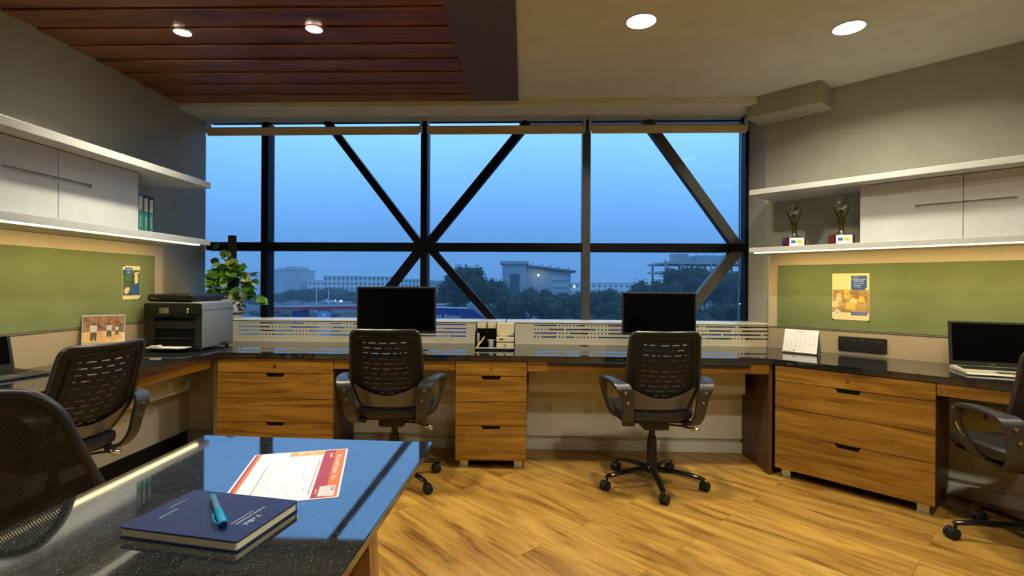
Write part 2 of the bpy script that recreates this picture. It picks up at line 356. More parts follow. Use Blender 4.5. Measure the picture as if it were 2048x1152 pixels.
# perforated metal screen behind the centre desk
SU = .0272
R1 = [[6, -14, 7, -4, 3, -9, 6, -7, 12], [-10, 5, -10, 3, -4, 4, -8, 6, -6, 4, -8], [-4, 2, -11, 4, -10, 3, -8, 5, -9, 2, -10], [1, -6, 3, -4, 10, -10, 4, -9, 6, -6, 3, -6]]
R1[0][-1:] = [-12]
R2 = [[-7, 5, -3, 6, -16, 6, -4, -1, -9, 0, -9], [4, -5, -9, 3, -12, 3, -9, 4, -7, 2, -8], [-7, 3, -6, 5, -14, 3, -7, 2, -6, -11, -2], [2, -5, 2, -3, 6, -12, 5, -8, 5, -8, 3, -7]]
def perf(bm, xa, xb, rows):
    zs = (.887, .856, .827, .797); hh = .0052; full0, full1 = xa, xb
    cuts = [(z-hh, z+hh) for z in zs]
    z = .742
    for k in range(3, -1, -1):
        bx(bm, xa, xb, 0, .0025, z, cuts[k][0]); z = cuts[k][1]
    bx(bm, xa, xb, 0, .0025, z, .905)
    for k in range(4):
        x = xa+.01; last = xa; holes = []
        for tkn in rows[k]:
            if tkn > 0:
                for j in range(tkn): holes.append((x+SU*(j+.28), x+SU*(j+.72)))
                x += SU*tkn
            else:
                holes.append((x+SU*.28, x+SU*(-tkn-.28))); x += SU*(-tkn)
        for a, b in holes:
            if b > xb-.006: b = xb-.006
            if b-a < .004: continue
            bx(bm, last, a, 0, .0025, cuts[k][0], cuts[k][1]); last = b
        bx(bm, last, xb, 0, .0025, cuts[k][0], cuts[k][1])
t = thing('perforated_screen', 'long cream metal screen with slots and dots below the window', 'screen', CW(0, .655, 0), RC)
bm = newbm(); perf(bm, -2.215, -.375, R1); obj('slotted_panel', bm, METALW, t)
bm = newbm(); perf(bm, .130, 1.945, R2); obj('slotted_panel', bm, METALW, t)
bm = newbm(); bx(bm, -2.56, -2.215, 0, .0025, .742, .905); obj('plain_panel', bm, METALW, t); bm = newbm(); bx(bm, -.375, .130, 0, .0025, .742, .905); obj('plain_panel', bm, METALW, t)
bm = newbm(); bx(bm, -2.56, 1.95, -.006, .232, .905, .918, .002); obj('cap_board', bm, mat('white_cap_board', (.68, .68, .64), .35), t)
bm = newbm(); bx(bm, -2.56, 1.95, -.004, 0, .740, .748); obj('bottom_lip', bm, METALW, t)
# drawer units
def drawer_unit(wd, dp, label, loc, rz, locks=True, sidemat=DTEAK):
    t = thing('drawer_unit', label, 'drawers', loc, rz)
    bm = newbm(); bx(bm, .002, wd-.002, .022, dp, .055, .702); obj('cabinet_body', bm, sidemat, t)
    zz = [.055, .283, .438, .606, .703]
    for k in range(4):
        z0, z1 = zz[k]+.002, zz[k+1]-.002; c = wd/2; a, b_ = .066, .052
        if k in (0, 2): P = [(.001, z0), (wd-.001, z0), (wd-.001, z1), (c+a, z1), (c+b_, z1-.024), (c-b_, z1-.024), (c-a, z1), (.001, z1)]
        else: P = [(.001, z0), (wd-.001, z0), (wd-.001, z1), (.001, z1)]
        bm = newbm(); prism(bm, P, 0, .018, XZ); d = obj('drawer', bm, TEAK, t)
        if k in (0, 2):
            bm = newbm(); bx(bm, c-a, c+a, .018, .0225, z1-.026, z1); obj('handle_recess', bm, BLKM, d)
        if k == 3:
            bm = newbm(); tube(bm, [(c, -.004, .655), (c, .001, .655)], .009, 16)
            tube(bm, [(c, -.006, .655), (c, -.004, .655)], .005, 12); obj('lock', bm, CHROME, d, smooth=True)
    for fx in (.055, wd-.055):
        for fy in (.05, dp-.06):
            bm = newbm(); bx(bm, fx-.026, fx+.026, fy-.015, fy+.015, .006, .055); bx(bm, fx-.034, fx+.034, fy-.03, fy+.02, 0, .007, .001); obj('foot', bm, STEEL, t)
    return t
drawer_unit(.782, .40, 'wide teak drawer unit in the left corner, next to the printer desk', CW(-1.957, .004), RC)
drawer_unit(.464, .40, 'narrow teak drawer unit between the two centre chairs', CW(-.364, .004), RC)
drawer_unit(.790, .44, 'wide teak drawer unit under the right hand worktop, four drawer fronts', RW(.012, .004), RR)
# aprons under worktop
def apron(o, r, x0, x1, lb, y=.006, z0=.640):
    bm = newbm(); bx(bm, x0, x1, y, y+.018, z0, .704); q = obj('wood_apron', bm, TEAK, loc=o, rot=(0, 0, r)); return tag(q, lb, 'desk apron', 'wood aprons under the worktop')
apron(OC, RC, -1.172, -.367, 'teak apron rail under the worktop left of the narrow drawers')
a2 = apron(OC, RC, .103, 1.64, 'long teak apron rail under the worktop behind the right centre chair')
apron(OR, RR, .806, 2.45, 'dark teak apron rail under the worktop below the open laptop')
bm = newbm(); bx(bm, .35, 3.30, -.009, .009, .640, .704)
q = obj('wood_apron', bm, TEAK, loc=LW(.63, 0), rot=(0, 0, RL+0)); bpy.data.objects.remove(q)
bm = newbm(); bx(bm, .590, .608, .36, 3.37, .640, .704); q = obj('wood_apron', bm, TEAK, loc=OL, rot=(0, 0, RL)); tag(q, 'teak apron rail under the left worktop beside the printer', 'desk apron', 'wood aprons under the worktop')
box('trim_7', KNEE, (.11, 1.60, .27, .429, .455, .63), loc=OC, rot=(0, 0, RC), kind='structure')
box('trim_8', KNEE, (.161, .30, .4, 3.70, .44, .63), loc=OL, rot=(0, 0, RL), kind='structure')
box('trim_9', KNEE, (-1.16, -.38, .27, .429, .455, .63), loc=OC, rot=(0, 0, RC), kind='structure')
q = box('keyboard_tray', BLKM, (.24, 1.50, .03, .30, .680, .704), loc=tuple(OC), rot=(0, 0, RC)); bpy.data.objects.remove(q)
bm = newbm(); bx(bm, .24, 1.52, -.012, .004, .682, .7045, .003); q = obj('drawer_pull', bm, BLK, loc=OC, rot=(0, 0, RC)); tag(q, 'long black pull strip under the worktop edge behind right chair', 'pull')
q = box('support_panel', DTEAK, (1.640, 1.662, .01, .42, .0, .703), loc=tuple(OC), rot=(0, 0, RC)); tag(q, 'dark brown support panel left of the wide right drawer unit', 'panel')
q = box('support_panel', mat('olive_side_board', (.16, .14, .085), .5), (-1.985, -1.960, .01, .42, .0, .703), loc=tuple(OC), rot=(0, 0, RC)); tag(q, 'olive support panel left of the wide left drawer unit', 'panel')
bm = newbm(); lathe(bm, [(.034, 0), (.036, .002), (.030, .004), (.0, .004)], 24); q = obj('cable_grommet', bm, mat('brown_plastic', (.06, .05, .03), .4), loc=CW(.530, .60, .740)); tag(q, 'small round dark cable grommet on centre worktop by the screen', 'grommet')

# ------------------------------------------------------------------ shelves
def shelf_unit(side):
    if side == 'L':
        t = thing('wall_shelf', 'white wall shelf unit on left wall with sliding doors and green books', 'wall cabinet', tuple(OL), RL)
        # local: x out from wall, y along
        d = .421; y0, y1 = .30, 3.667; zb, zt = (1.467, 1.507), (1.876, 1.919)
        def B(bm, u0, u1, v0, v1, z0, z1, bev=.002): bx(bm, v0, v1, u0, u1, z0, z1, bev)      # u along, v out
        dv = .300; seam, de, gr = 2.60, 3.137, (2.32, 2.80); zg = 1.723
        dend = de
    else:
        t = thing('wall_shelf', 'white wall shelf unit on right wall holding two trophies', 'wall cabinet', RW(0, .675), RR)
        d = .42; y0, y1 = -.262, 2.9; zb, zt = (1.437, 1.470), (1.841, 1.8775)
        def B(bm, u0, u1, v0, v1, z0, z1, bev=.002): bx(bm, u0, u1, -v1, -v0, z0, z1, bev)
        dv = .28; seam, de, gr = .862, .371, (.647, 1.08); zg = 1.676
    for z in (zb, zt):
        bm = newbm(); B(bm, y0, y1, 0, d, z[0], z[1]); obj('shelf_board', bm, WHITE, t)
    # divider + doors
    bm = newbm()
    if side == 'L': B(bm, de-.02, de-.002, 0, dv-.02, zb[1], zt[0]); 
    else: B(bm, de+.002, de+.02, 0, dv-.02, zb[1], zt[0])
    obj('divider', bm, WHITE, t)
    gz = .011
    def door(a, b, g0, g1, capend):
        # door face with an engraved groove: strips around the slot, plus recessed back
        z0, z1 = zb[1]+.002, zt[0]-.004; bm = newbm(); f0, f1 = dv-.018, dv
        B(bm, a, b, f0, f1, z0, zg-gz, 0); B(bm, a, b, f0, f1, zg+gz, z1, 0)
        if g0 > a: B(bm, a, g0, f0, f1, zg-gz, zg+gz, 0)
        if g1 < b: B(bm, g1, b, f0, f1, zg-gz, zg+gz, 0)
        o = obj('door', bm, WHITE, t)
        bm = newbm(); B(bm, max(a, g0), min(b, g1), f0-.004, f0+.004, zg-gz, zg+gz, 0); obj('finger_groove', bm, WHITE, o)
    if side == 'L':
        door(seam+.0015, de, seam+.0015, gr[1], 1); door(2.15, seam-.0015, gr[0], seam-.0015, 0)
        door(1.6, 2.147, 1.9, 2.147, 0); door(.32, 1.597, .5, .9, 0)
    else:
        door(de, seam-.0015, gr[0], seam-.0015, 1); door(seam+.0015, 1.35, seam+.0015, gr[1], 0); door(1.353, 2.1, 1.9, 2.1, 0)
    bm = newbm()
    if side == 'L': B(bm, y0+.02, y1-.11, d-.036, d-.008, zb[0]-.007, zb[0], 0)
    else: B(bm, y0+.03, y1-.02, d-.036, d-.012, zb[0]-.007, zb[0], 0)
    s = obj('led_strip', bm, LEDM, t); s['label'] = 'glowing warm LED strip'
    ld = bpy.data.lights.new('led_light', 'AREA'); ld.shape = 'RECTANGLE'; ld.size = y1-y0-.1; ld.size_y = .010; ld.energy = 10*(y1-y0)/3*LEDW; ld.color = (1, .70, .28); ld.spread = radians(125)
    lo = bpy.data.objects.new('led_light', ld); COL.objects.link(lo); lo.parent = s; um = (y0+y1)/2
    if side == 'L': lo.location = (d-.034, um, zb[0]-.008); lo.rotation_euler = (0, radians(38), pi/2); lo.rotation_euler = (Matrix.Rotation(radians(38), 3, 'Y') @ Matrix.Rotation(pi/2, 3, 'Z')).to_euler()
    else: lo.location = (um, -(d-.034), zb[0]-.008); lo.rotation_euler = (radians(38), 0, 0)
    return t
shelf_unit('L'); shelf_unit('R')
# green pin boards
bm = newbm(); bx(bm, 0, .010, .45, 3.622, .932, 1.388, .002); q = obj('pin_board', bm, GREEN, loc=LW(.04, 0), rot=(0, 0, RL)); tag(q, 'long green fabric pin board on the left wall above the printer desk', 'pin board')
bm = newbm(); bx(bm, -.202, 2.9, -.010, 0, .905, 1.355, .002); q = obj('pin_board', bm, GREEN, loc=RW(0, .625), rot=(0, 0, RR)); tag(q, 'long green fabric pin board on the right wall behind the calendar', 'pin board')

# ------------------------------------------------------------------ ceiling lights
def downlight(x, y, z, r, power, label, grp, spread=150):
    t = thing('ceiling_light', label, 'ceiling light', (x, y, z), 0, grp)
    bm = newbm(); lathe(bm, [(r*.98, .0), (r*.98, -.003), (0, -.003)], 40); obj('diffuser', bm, LAMPM, t)
    bm = newbm(); lathe(bm, [(r*1.1, .0), (r*1.1, -.004), (r*1.0, -.004), (r*1.0, 0)], 40); obj('trim_ring', bm, WHITE, t)
    ld = bpy.data.lights.new('lamp', 'AREA'); ld.shape = 'DISK'; ld.size = r*1.8; ld.energy = power*LAMPW; ld.color = LAMP; ld.spread = radians(spread)
    lo = bpy.data.objects.new('lamp', ld); COL.objects.link(lo); lo.parent = t; lo.location = (0, 0, -.012)
    return t
downlight(.676, 2.70, 2.6, .0765, 26, 'large round white ceiling light nearest the brown beam', 'large round lights in plain ceiling')
downlight(1.812, 2.754, 2.6, .0765, 21, 'large round white ceiling light nearest the right wall', 'large round lights in plain ceiling')
downlight(-1.817, 2.80, 2.576, .043, 18, 'small round spotlight in the wooden ceiling, nearer the left wall', 'small spotlights in wooden ceiling', 118)
downlight(-1.077, 2.754, 2.576, .043, 14, 'small round spotlight in the wooden ceiling, nearer the brown beam', 'small spotlights in wooden ceiling', 120)
downlight(1.25, 1.05, 2.6, .0765, 30, 'round white ceiling light out of view above, between beam and right wall', 'lights out of view')
downlight(2.75, 1.2, 2.6, .0765, 12, 'round white ceiling light out of view above the right worktop', 'lights out of view')
downlight(.7, -.8, 2.6, .0765, 15, 'round white ceiling light behind the viewer near the beam', 'lights out of view')
downlight(2.2, -.8, 2.6, .0765, 15, 'round white ceiling light behind the viewer far from the beam', 'lights out of view')
downlight(-1.077, .85, 2.577, .043, 9, 'small spotlight out of view in the wooden ceiling near the beam', 'lights out of view', 130)
downlight(-1.9, .85, 2.577, .043, 8, 'small spotlight out of view in wooden ceiling by left wall', 'lights out of view', 98)
# ------------------------------------------------------------------ office chairs with slotted plastic backs
SHIELD = mat('glossy_grey_plastic', (.10, .104, .105), .28)
def chair_surface(u, v):
    """u -1..1 across, v 0..1 bottom to top -> point on the back shell (chair faces +y)"""
    z = .487+.453*v
    hw = .172+.043*min(1, v/.30)**.8 if v < .30 else .215-.022*((v-.30)/.70)
    r = .038; top = .453*(1-v)
    if top < r: hw -= r-sqrt(max(0, r*r-(r-top)**2))
    yb = -.150-.130*v-.018*sin(pi*min(1, v*1.15))
    yb += .05*max(0, .25-v)
    x = u*hw
    return Vector((x, yb+.035*(u*u)*(.5+.5*min(1, v*3)), z+.018*(u*u)*sin(pi*min(1, max(0, v)))*(1 if abs(u) < .75 else max(0, (1-abs(u))/.25))))
def shell(bm, rows, cols, holes, off=.006, th=.009):
    """grid with rectangular holes given in index space"""
    def P(i, j, s):
        u, v = cols[i], rows[j]; p = chair_surface(u, v)
        du = chair_surface(min(1, u+.01), v)-chair_surface(max(-1, u-.01), v); dv = chair_surface(u, min(.93, v+.005))-chair_surface(u, max(0, min(.92, v-.005)))
        n = du.cross(dv).normalized(); return p+n*s
    A = {}; B = {}
    for i in range(len(cols)):
        for j in range(len(rows)):
            A[i, j] = bm.verts.new(P(i, j, 0)); B[i, j] = bm.verts.new(P(i, j, -th))
    full = {(i, j) for i in range(len(cols)-1) for j in range(len(rows)-1)}-holes
    for (i, j) in full:
        bm.faces.new((A[i, j], A[i+1, j], A[i+1, j+1], A[i, j+1])); bm.faces.new((B[i, j], B[i, j+1], B[i+1, j+1], B[i+1, j]))
        for (di, dj, a, b) in ((-1, 0, (i, j), (i, j+1)), (1, 0, (i+1, j+1), (i+1, j)), (0, -1, (i+1, j), (i, j)), (0, 1, (i, j+1), (i+1, j+1))):
            if (i+di, j+dj) not in full: bm.faces.new((A[a], A[b], B[b], B[a]))
    for v in list(bm.verts):
        if not v.link_faces: bm.verts.remove(v)
def office_chair(label, loc, rz):
    t = thing('office_chair', label, 'chair', loc, rz, 'black office chairs with slotted backs')
    # backrest
    nrow = 11; rows = [0, .03, .06, .10]; holes_r = []
    for k in range(nrow):
        a = .175+k*.0655; rows += [a, a+.0165]
    rows += [.92, .945, .965, .98, .992, 1.0]
    cols = [-1, -.93, -.85, -.74]
    segs = []; x = -.62
    cols += [-.62]
    xs = [-.62+1.24*k/16 for k in range(17)]
    cols = [-1, -.93, -.85, -.74]+xs+[.74, .85, .93, 1]; base = 4
    holes = set()
    for k in range(nrow):
        j = 4+2*k; sh = (0, 2, 1)[k % 3]
        lo, hi = (2, 14) if k == 0 else (0, 16) if k > 1 else (1, 15)
        if k == 0: lo, hi = 5, 13
        for c in range(lo, hi):
            if (c+sh) % 4 == 3: continue
            holes.add((base+c, j))
    bm = newbm(); shell(bm, rows, cols, holes)
    obj('backrest', bm, BLKM, t, smooth=True)
    # rim
    bm = newbm(); pts = []
    for v in [i/20*.9 for i in range(21)]+[.92, .94, .96, .975, .99, .998]: pts.append(chair_surface(-1, v))
    pts += [chair_surface(u, 1.0) for u in (-.5, 0, .5)]
    for v in [.998, .99, .975, .96, .94, .92]+[i/20*.9 for i in range(20, -1, -1)]: pts.append(chair_surface(1, v))
    pts += [chair_surface(u, 0) for u in (.5, 0, -.5)]; pts.append(pts[0].copy())
    tube(bm, pts, .0085, 8); obj('back_frame', bm, GREYP, t, smooth=True)
    # inner raised border seen as a line
    bm = newbm(); pts = [chair_surface(u, v)+Vector((0, -.004, 0)) for u, v in [(-.78, .16)]+[(-.78, v/20) for v in range(4, 18)]+[(-.76, .90), (-.70, .915)]+[(u/10, .92) for u in range(-6, 7)]+[(.70, .915), (.76, .90)]+[(.78, v/20) for v in range(17, 2, -1)]]
    tube(bm, pts, .003, 6); obj('border_ridge', bm, BLKM, t, smooth=True)
    # lower lumbar shield, glossy
    bm = newbm(); cs = [-.90+1.80*i/16 for i in range(17)]
    A = [[bm.verts.new(chair_surface(u, q*(.16+.17*u*u))+Vector((0, -.016*max(0, 1-u*u)**.5-.002, 0))) for u in cs] for q in (0, .2, .4, .6, .8, 1)]
    for j in range(5):
        for i in range(16): bm.faces.new((A[j][i], A[j][i+1], A[j+1][i+1], A[j+1][i]))
    obj('lumbar_shield', bm, SHIELD, t, smooth=True)
    # seat cushion
    bm = newbm(); n, mI = 28, 10; rings = []
    for j in range(mI+1):
        a = -pi/2+pi*j/mI; ring = []
        for i in range(n):
            b = 2*pi*i/n; q = .35; c, s = cos(b), sin(b); ca = abs(cos(a))**.35
            X = .235*math.copysign(abs(c)**q, c)*ca; Y = .225*math.copysign(abs(s)**q, s)*ca; Z = .040*math.copysign(abs(sin(a))**.6, sin(a))
            X *= 1-.10*(-Y/.225 if Y < 0 else 0)
            dz = -.035*max(0, (Y-.10)/.125)**2+.010*(X/.235)**2
            ring.append(bm.verts.new((X, Y+.068, .443+Z+dz)))
        rings.append(ring)
    for j in range(mI):
        for i in range(n): bm.faces.new((rings[j][i], rings[j][(i+1) % n], rings[j+1][(i+1) % n], rings[j+1][i]))
    bmesh.ops.remove_doubles(bm, verts=bm.verts[:], dist=.0005)
    obj('seat', bm, SEATF, t, smooth=True)
    bm = newbm(); bx(bm, -.200, .200, -.10, .23, .392, .410, .008); bx(bm, -.075, .075, -.10, .09, .350, .400, .012); obj('seat_mechanism', bm, BLK, t)
    # armrests: loop from under the seat up behind the back, forward and down again
    for s in (-1, 1):
        key = [(.168, -.110, .392), (.190, -.170, .412), (.203, -.212, .465), (.212, -.234, .560), (.230, -.235, .622), (.258, -.185, .650), (.280, -.08, .655), (.290, .0, .645), (.290, .035, .612), (.280, .055, .560), (.262, .045, .500), (.232, .02, .430), (.18, 0, .400)]
        key = [(s*a, b, c) for a, b, c in key]
        wds = [.070, .070, .066, .072, .084, .072, .056, .052, .048, .042, .040, .042, .042]
        ths = [.020]*5+[.022, .024, .024, .022, .018, .016, .016, .016]
        sd = [(1, .15*s, 0)]*5+[(1, .1*s, .1*s)]+[(1, 0, 0)]*2+[(.6*s, .8, 0) if 0 else (.9, .3*s, 0)]+[(.5, .85*s, 0)]*4
        sides = [(s*a if i > 7 else a, b if i < 8 else abs(b), c) for i, (a, b, c) in enumerate(sd)]
        full = spline([k_+(w_, h_)+tuple(Vector(q_).normalized()) for k_, w_, h_, q_ in zip(key, wds, ths, sides)], 5)
        bm = newbm(); ribbon(bm, [f[:3] for f in full], [f[3] for f in full], [f[4] for f in full], [f[5:8] for f in full])
        ar = obj('armrest', bm, GREYP, t, smooth=True)
        for (bx_, by, bz) in ((.226, -.250, .604), (.211, -.248, .548)):
            bm = newbm(); tube(bm, [(s*bx_, by-.006, bz), (s*bx_, by+.012, bz)], .0075, 12); obj('bolt', bm, STEEL, ar, smooth=True)
        bm = newbm(); tube(bm, [(s*.252, .034, .492), (s*.262, .046, .505), (s*.280, .056, .560)], .010, 8); obj('arm_screw_plate', bm, CHROME, ar, smooth=True) if s < 0 else bm.free()
    # column
    bm = newbm(); lathe(bm, [(.033, .085), (.033, .10), (.030, .11), (.029, .255), (.026, .262), (.026, .29), (.018, .292), (.018, .36)], 24); obj('gas_column', bm, BLK, t, smooth=True)
    bm = newbm(); tube(bm, [(.05, -.05, .378), (.15, -.07, .372), (.205, -.082, .360)], .006, 8); lv = obj('height_lever', bm, BLK, t, smooth=True)
    bm = newbm(); tube(bm, [(.200, -.08, .362), (.215, -.084, .357), (.240, -.092, .350), (.248, -.094, .348)], [.008, .015, .015, .007], 12); obj('lever_paddle', bm, CHROME, lv, smooth=True)
    # star base
    bm = newbm(); lathe(bm, [(.030, .072), (.042, .078), (.042, .108), (.034, .118)], 24); obj('base_hub', bm, BLKG, t, smooth=True)
    for k in range(5):
        a = -pi/2-.09+2*pi*k/5; d = Vector((cos(a), sin(a), 0))
        bm = newbm(); pts = [d*.03+Vector((0, 0, .098)), d*.12+Vector((0, 0, .096)), d*.22+Vector((0, 0, .086)), d*.285+Vector((0, 0, .074)), d*.302+Vector((0, 0, .068))]
        tube(bm, pts, [.024, .020, .017, .0155, .012], 10, flat=.75, up=(0, 0, 1)); lg = obj('base_leg', bm, BLKG, t, smooth=True)
        # caster: hood and two wheels
        ca = a+(.9, -.5, 1.5, .3, -1.1)[k]; c = d*.292; ax = Vector((cos(ca), sin(ca), 0)); tr = Vector((-ax.y, ax.x, 0)); c2 = c+tr*.018
        bm = newbm(); tube(bm, [c+Vector((0, 0, .046)), c+Vector((0, 0, .072))], .007, 8)
        tube(bm, [c2+ax*-.007+Vector((0, 0, .028)), c2+ax*.007+Vector((0, 0, .028))], .024, 16); cs_ = obj('caster', bm, BLK, t, smooth=True)
        for s in (-1, 1):
            bm = newbm(); q0 = c2+ax*s*.0085+Vector((0, 0, .0275)); q1 = c2+ax*s*.0245+Vector((0, 0, .0275))
            tube(bm, [q0, q0+ax*s*.002, q1-ax*s*.003, q1], [.0265, .0275, .0270, .022], 22); obj('wheel', bm, BLKM, cs_, smooth=True)
    return t
CH = office_chair('black slotted back office chair facing the left centre monitor, partly behind the granite table', (-.712, 3.115, 0), -.01)
for ch in CH.children:
    if ch.name.startswith(('base_leg', 'caster')): ch.rotation_euler.z = -.31
def chair_copy(label, loc, rz, br=0, lean=0):
    c = copy_tree(CH); c.location = loc; c.rotation_euler = (0, 0, rz); c['label'] = label
    for ch in c.children:
        if ch.name.startswith(('base_leg', 'caster')): ch.rotation_euler.z = br
        if lean and ch.name.split('.')[0] in ('backrest', 'back_frame', 'border_ridge', 'lumbar_shield'):
            ch.matrix_local = Matrix.Translation((0, -.15, .5)) @ Matrix.Rotation(lean, 4, 'X') @ Matrix.Translation((0, .15, -.5))
    return c
chair_copy('black slotted back office chair facing the right centre monitor, whole star base in view', (.850, 3.08, 0), .03)
chair_copy('black slotted back office chair at the left desk, between printer and woven mesh chair', (-2.105, 2.345, 0), radians(79), lean=radians(7))
chair_copy('black office chair cut off by the right picture edge, in front of the silver laptop', (2.40, 2.33, 0), radians(-14), -.37)

# ------------------------------------------------------------------ woven mesh chair left of the table
MESHM = bpy.data.materials.new('woven_mesh'); MESHM.use_nodes = True; nt = MESHM.node_tree; b = nt.nodes['Principled BSDF']; L = nt.links
b.inputs['Base Color'].default_value = (.011, .013, .017, 1); b.inputs['Roughness'].default_value = .5
tcn = nt.nodes.new('ShaderNodeTexCoord'); sp = nt.nodes.new('ShaderNodeSeparateXYZ'); L.new(tcn.outputs['UV'], sp.inputs[0])
def saw(src, k):
    a = nt.nodes.new('ShaderNodeMath'); a.operation = 'MULTIPLY'; a.inputs[1].default_value = k; L.new(src, a.inputs[0])
    f = nt.nodes.new('ShaderNodeMath'); f.operation = 'FRACT'; L.new(a.outputs[0], f.inputs[0])
    g = nt.nodes.new('ShaderNodeMath'); g.operation = 'PINGPONG'; g.inputs[1].default_value = .5; L.new(f.outputs[0], g.inputs[0]); return g.outputs[0]
dg_ = nt.nodes.new('ShaderNodeMath'); dg_.operation = 'MULTIPLY_ADD'; dg_.inputs[1].default_value = -.85; L.new(sp.outputs[0], dg_.inputs[0]); L.new(sp.outputs[1], dg_.inputs[2])
h1 = saw(dg_.outputs[0], 85); h2 = saw(sp.outputs[0], 120)
g1 = nt.nodes.new('ShaderNodeMath'); g1.operation = 'LESS_THAN'; g1.inputs[1].default_value = .065; L.new(h1, g1.inputs[0])
g2 = nt.nodes.new('ShaderNodeMath'); g2.operation = 'GREATER_THAN'; g2.inputs[1].default_value = .13; L.new(h2, g2.inputs[0])
g3 = nt.nodes.new('ShaderNodeMath'); g3.operation = 'MULTIPLY'; L.new(g1.outputs[0], g3.inputs[0]); L.new(g2.outputs[0], g3.inputs[1])
inv = nt.nodes.new('ShaderNodeMath'); inv.operation = 'SUBTRACT'; inv.inputs[0].default_value = 1; L.new(g3.outputs[0], inv.inputs[1]); L.new(inv.outputs[0], b.inputs['Alpha'])
bpn = nt.nodes.new('ShaderNodeBump'); bpn.inputs['Strength'].default_value = 1; bpn.inputs['Distance'].default_value = .003; L.new(h1, bpn.inputs['Height']); L.new(bpn.outputs[0], b.inputs['Normal'])
def mesh_surf(u, v):
    z = .46+.49*v; hw = .27-.045*v**1.5
    return Vector((u*hw, -.12-.24*v-.02*sin(pi*v)+.05*u*u, z))
t = thing('mesh_chair', 'black woven mesh back chair at the left picture edge, beside the granite table', 'chair', (-1.275, 1.475, 0), radians(0))
def outline():
    P = []; r = .30
    for i in range(13): P.append((-1, i/12*.84))
    for i in range(1, 9):
        a = pi/2*i/8; P.append((-1+.24*(1-cos(a)), .84+.16*sin(a)))
    for i in range(1, 8): P.append((-.76+1.52*i/8, 1+.008*sin(pi*i/8)))
    for i in range(9):
        a = pi/2*(1-i/8); P.append((1-.24*(1-cos(a)), .84+.16*sin(a)))
    for i in range(12): P.append((1, .84*(1-(i+1)/12)))
    return P
OUT = outline()
bm = newbm(); uvl = bm.loops.layers.uv.new('UVMap')
def hwid(v):
    if v < .84: return 1
    q = min(1, (v-.84)/.16); return 1-.24*(1-sqrt(max(0, 1-q*q)))
N = 30; G = {}
for j in range(N+1):
    v = 1-(1-j/N)**1.6 if j else 0
    v = j/N; v = min(v, 1)
    for i in range(25):
        u = (-1+2*i/24)*hwid(v)*.975; G[i, j] = (bm.verts.new(mesh_surf(u, v)), u, v)
for j in range(N):
    for i in range(24):
        q = [G[i, j], G[i+1, j], G[i+1, j+1], G[i, j+1]]; f = bm.faces.new([a[0] for a in q])
        for lp, a in zip(f.loops, q): lp[uvl].uv = (a[1]*.5+.5, a[2])
obj('mesh_back', bm, MESHM, t, smooth=True)
bm = newbm(); pts = [mesh_surf(u, v) for u, v in OUT]; pts.append(pts[0]); tube(bm, pts, .0105, 10); obj('back_frame', bm, mat('dark_frame_plastic', (.018, .020, .023), .4), t, smooth=True)
bm = newbm(); bx(bm, -.24, .24, -.16, .27, .42, .49, .03, seg=3); obj('seat', bm, SEATF, t, smooth=True)
bm = newbm(); bx(bm, -.03, .03, -.24, -.10, .36, .50, .01); bx(bm, -.09, .09, -.12, .12, .36, .42, .01); obj('seat_mechanism', bm, BLK, t)
bm = newbm(); lathe(bm, [(.033, .085), (.029, .11), (.029, .255), (.018, .262), (.018, .37)], 20); obj('gas_column', bm, BLK, t, smooth=True)
for k in range(5):
    a = .3+2*pi*k/5; d = Vector((cos(a), sin(a), 0)); bm = newbm()
    tube(bm, [Vector((0, 0, .098)), d*.15+Vector((0, 0, .092)), d*.29+Vector((0, 0, .07))], [.024, .019, .014], 10); obj('base_leg', bm, BLKG, t, smooth=True)
    c = d*.285; ax = Vector((-d.y, d.x, 0)); bm = newbm(); tube(bm, [c+ax*-.024+Vector((0, 0, .028)), c+ax*.024+Vector((0, 0, .028))], .0275, 18); tube(bm, [c+Vector((0, 0, .05)), c+Vector((0, 0, .07))], .007, 8); obj('caster', bm, BLKM, t, smooth=True)

# ------------------------------------------------------------------ foreground table
TZ = .770
t = thing('granite_table', 'foreground table with polished black granite top carrying notebook and paper', 'table', (-.55, .75, 0))
P = [(-.214, 1.390), (-.866, 1.442), (-.900, .10), (-.285, .10)]
bm = newbm(); prism(bm, [(x+.55, y-.75) for x, y in P], TZ-.018, TZ)
es = [e_ for e_ in bm.edges if abs(e_.verts[0].co.z-e_.verts[1].co.z) < 1e-6]; bmesh.ops.bevel(bm, geom=es, offset=.002, segments=2, affect='EDGES'); obj('table_top', bm, GRAN2, t)
LEGW = wood('warm_leg_wood', (.11, .045, .012), (.22, .10, .03), (.34, .17, .06), (12, 12, 1.4), .4)
bm = newbm(); bx(bm, .235, .27, -.55, .50, TZ-.075, TZ-.019); bx(bm, -.27, -.235, -.55, .50, TZ-.075, TZ-.019); bx(bm, -.235, .235, .30, .33, TZ-.075, TZ-.019); obj('table_frame', bm, LEGW, t)
for sx_ in (-1, 1):
    for (ya, yb) in ((.25, .36), (-.45, -.56)):
        bm = newbm(); a = [(-.026, -.03), (.026, -.03), (.026, .03), (-.026, .03)]
        top = [bm.verts.new((sx_*.252+p[0]*1.0, ya+p[1], TZ-.02)) for p in a]; bot = [bm.verts.new((sx_*.262+p[0]*.85, yb+p[1]*.8, 0)) for p in a]
        bm.faces.new(top); bm.faces.new(bot[::-1])
        for i in range(4): bm.faces.new((bot[i], bot[(i+1) % 4], top[(i+1) % 4], top[i]))
        obj('leg', bm, LEGW, t)
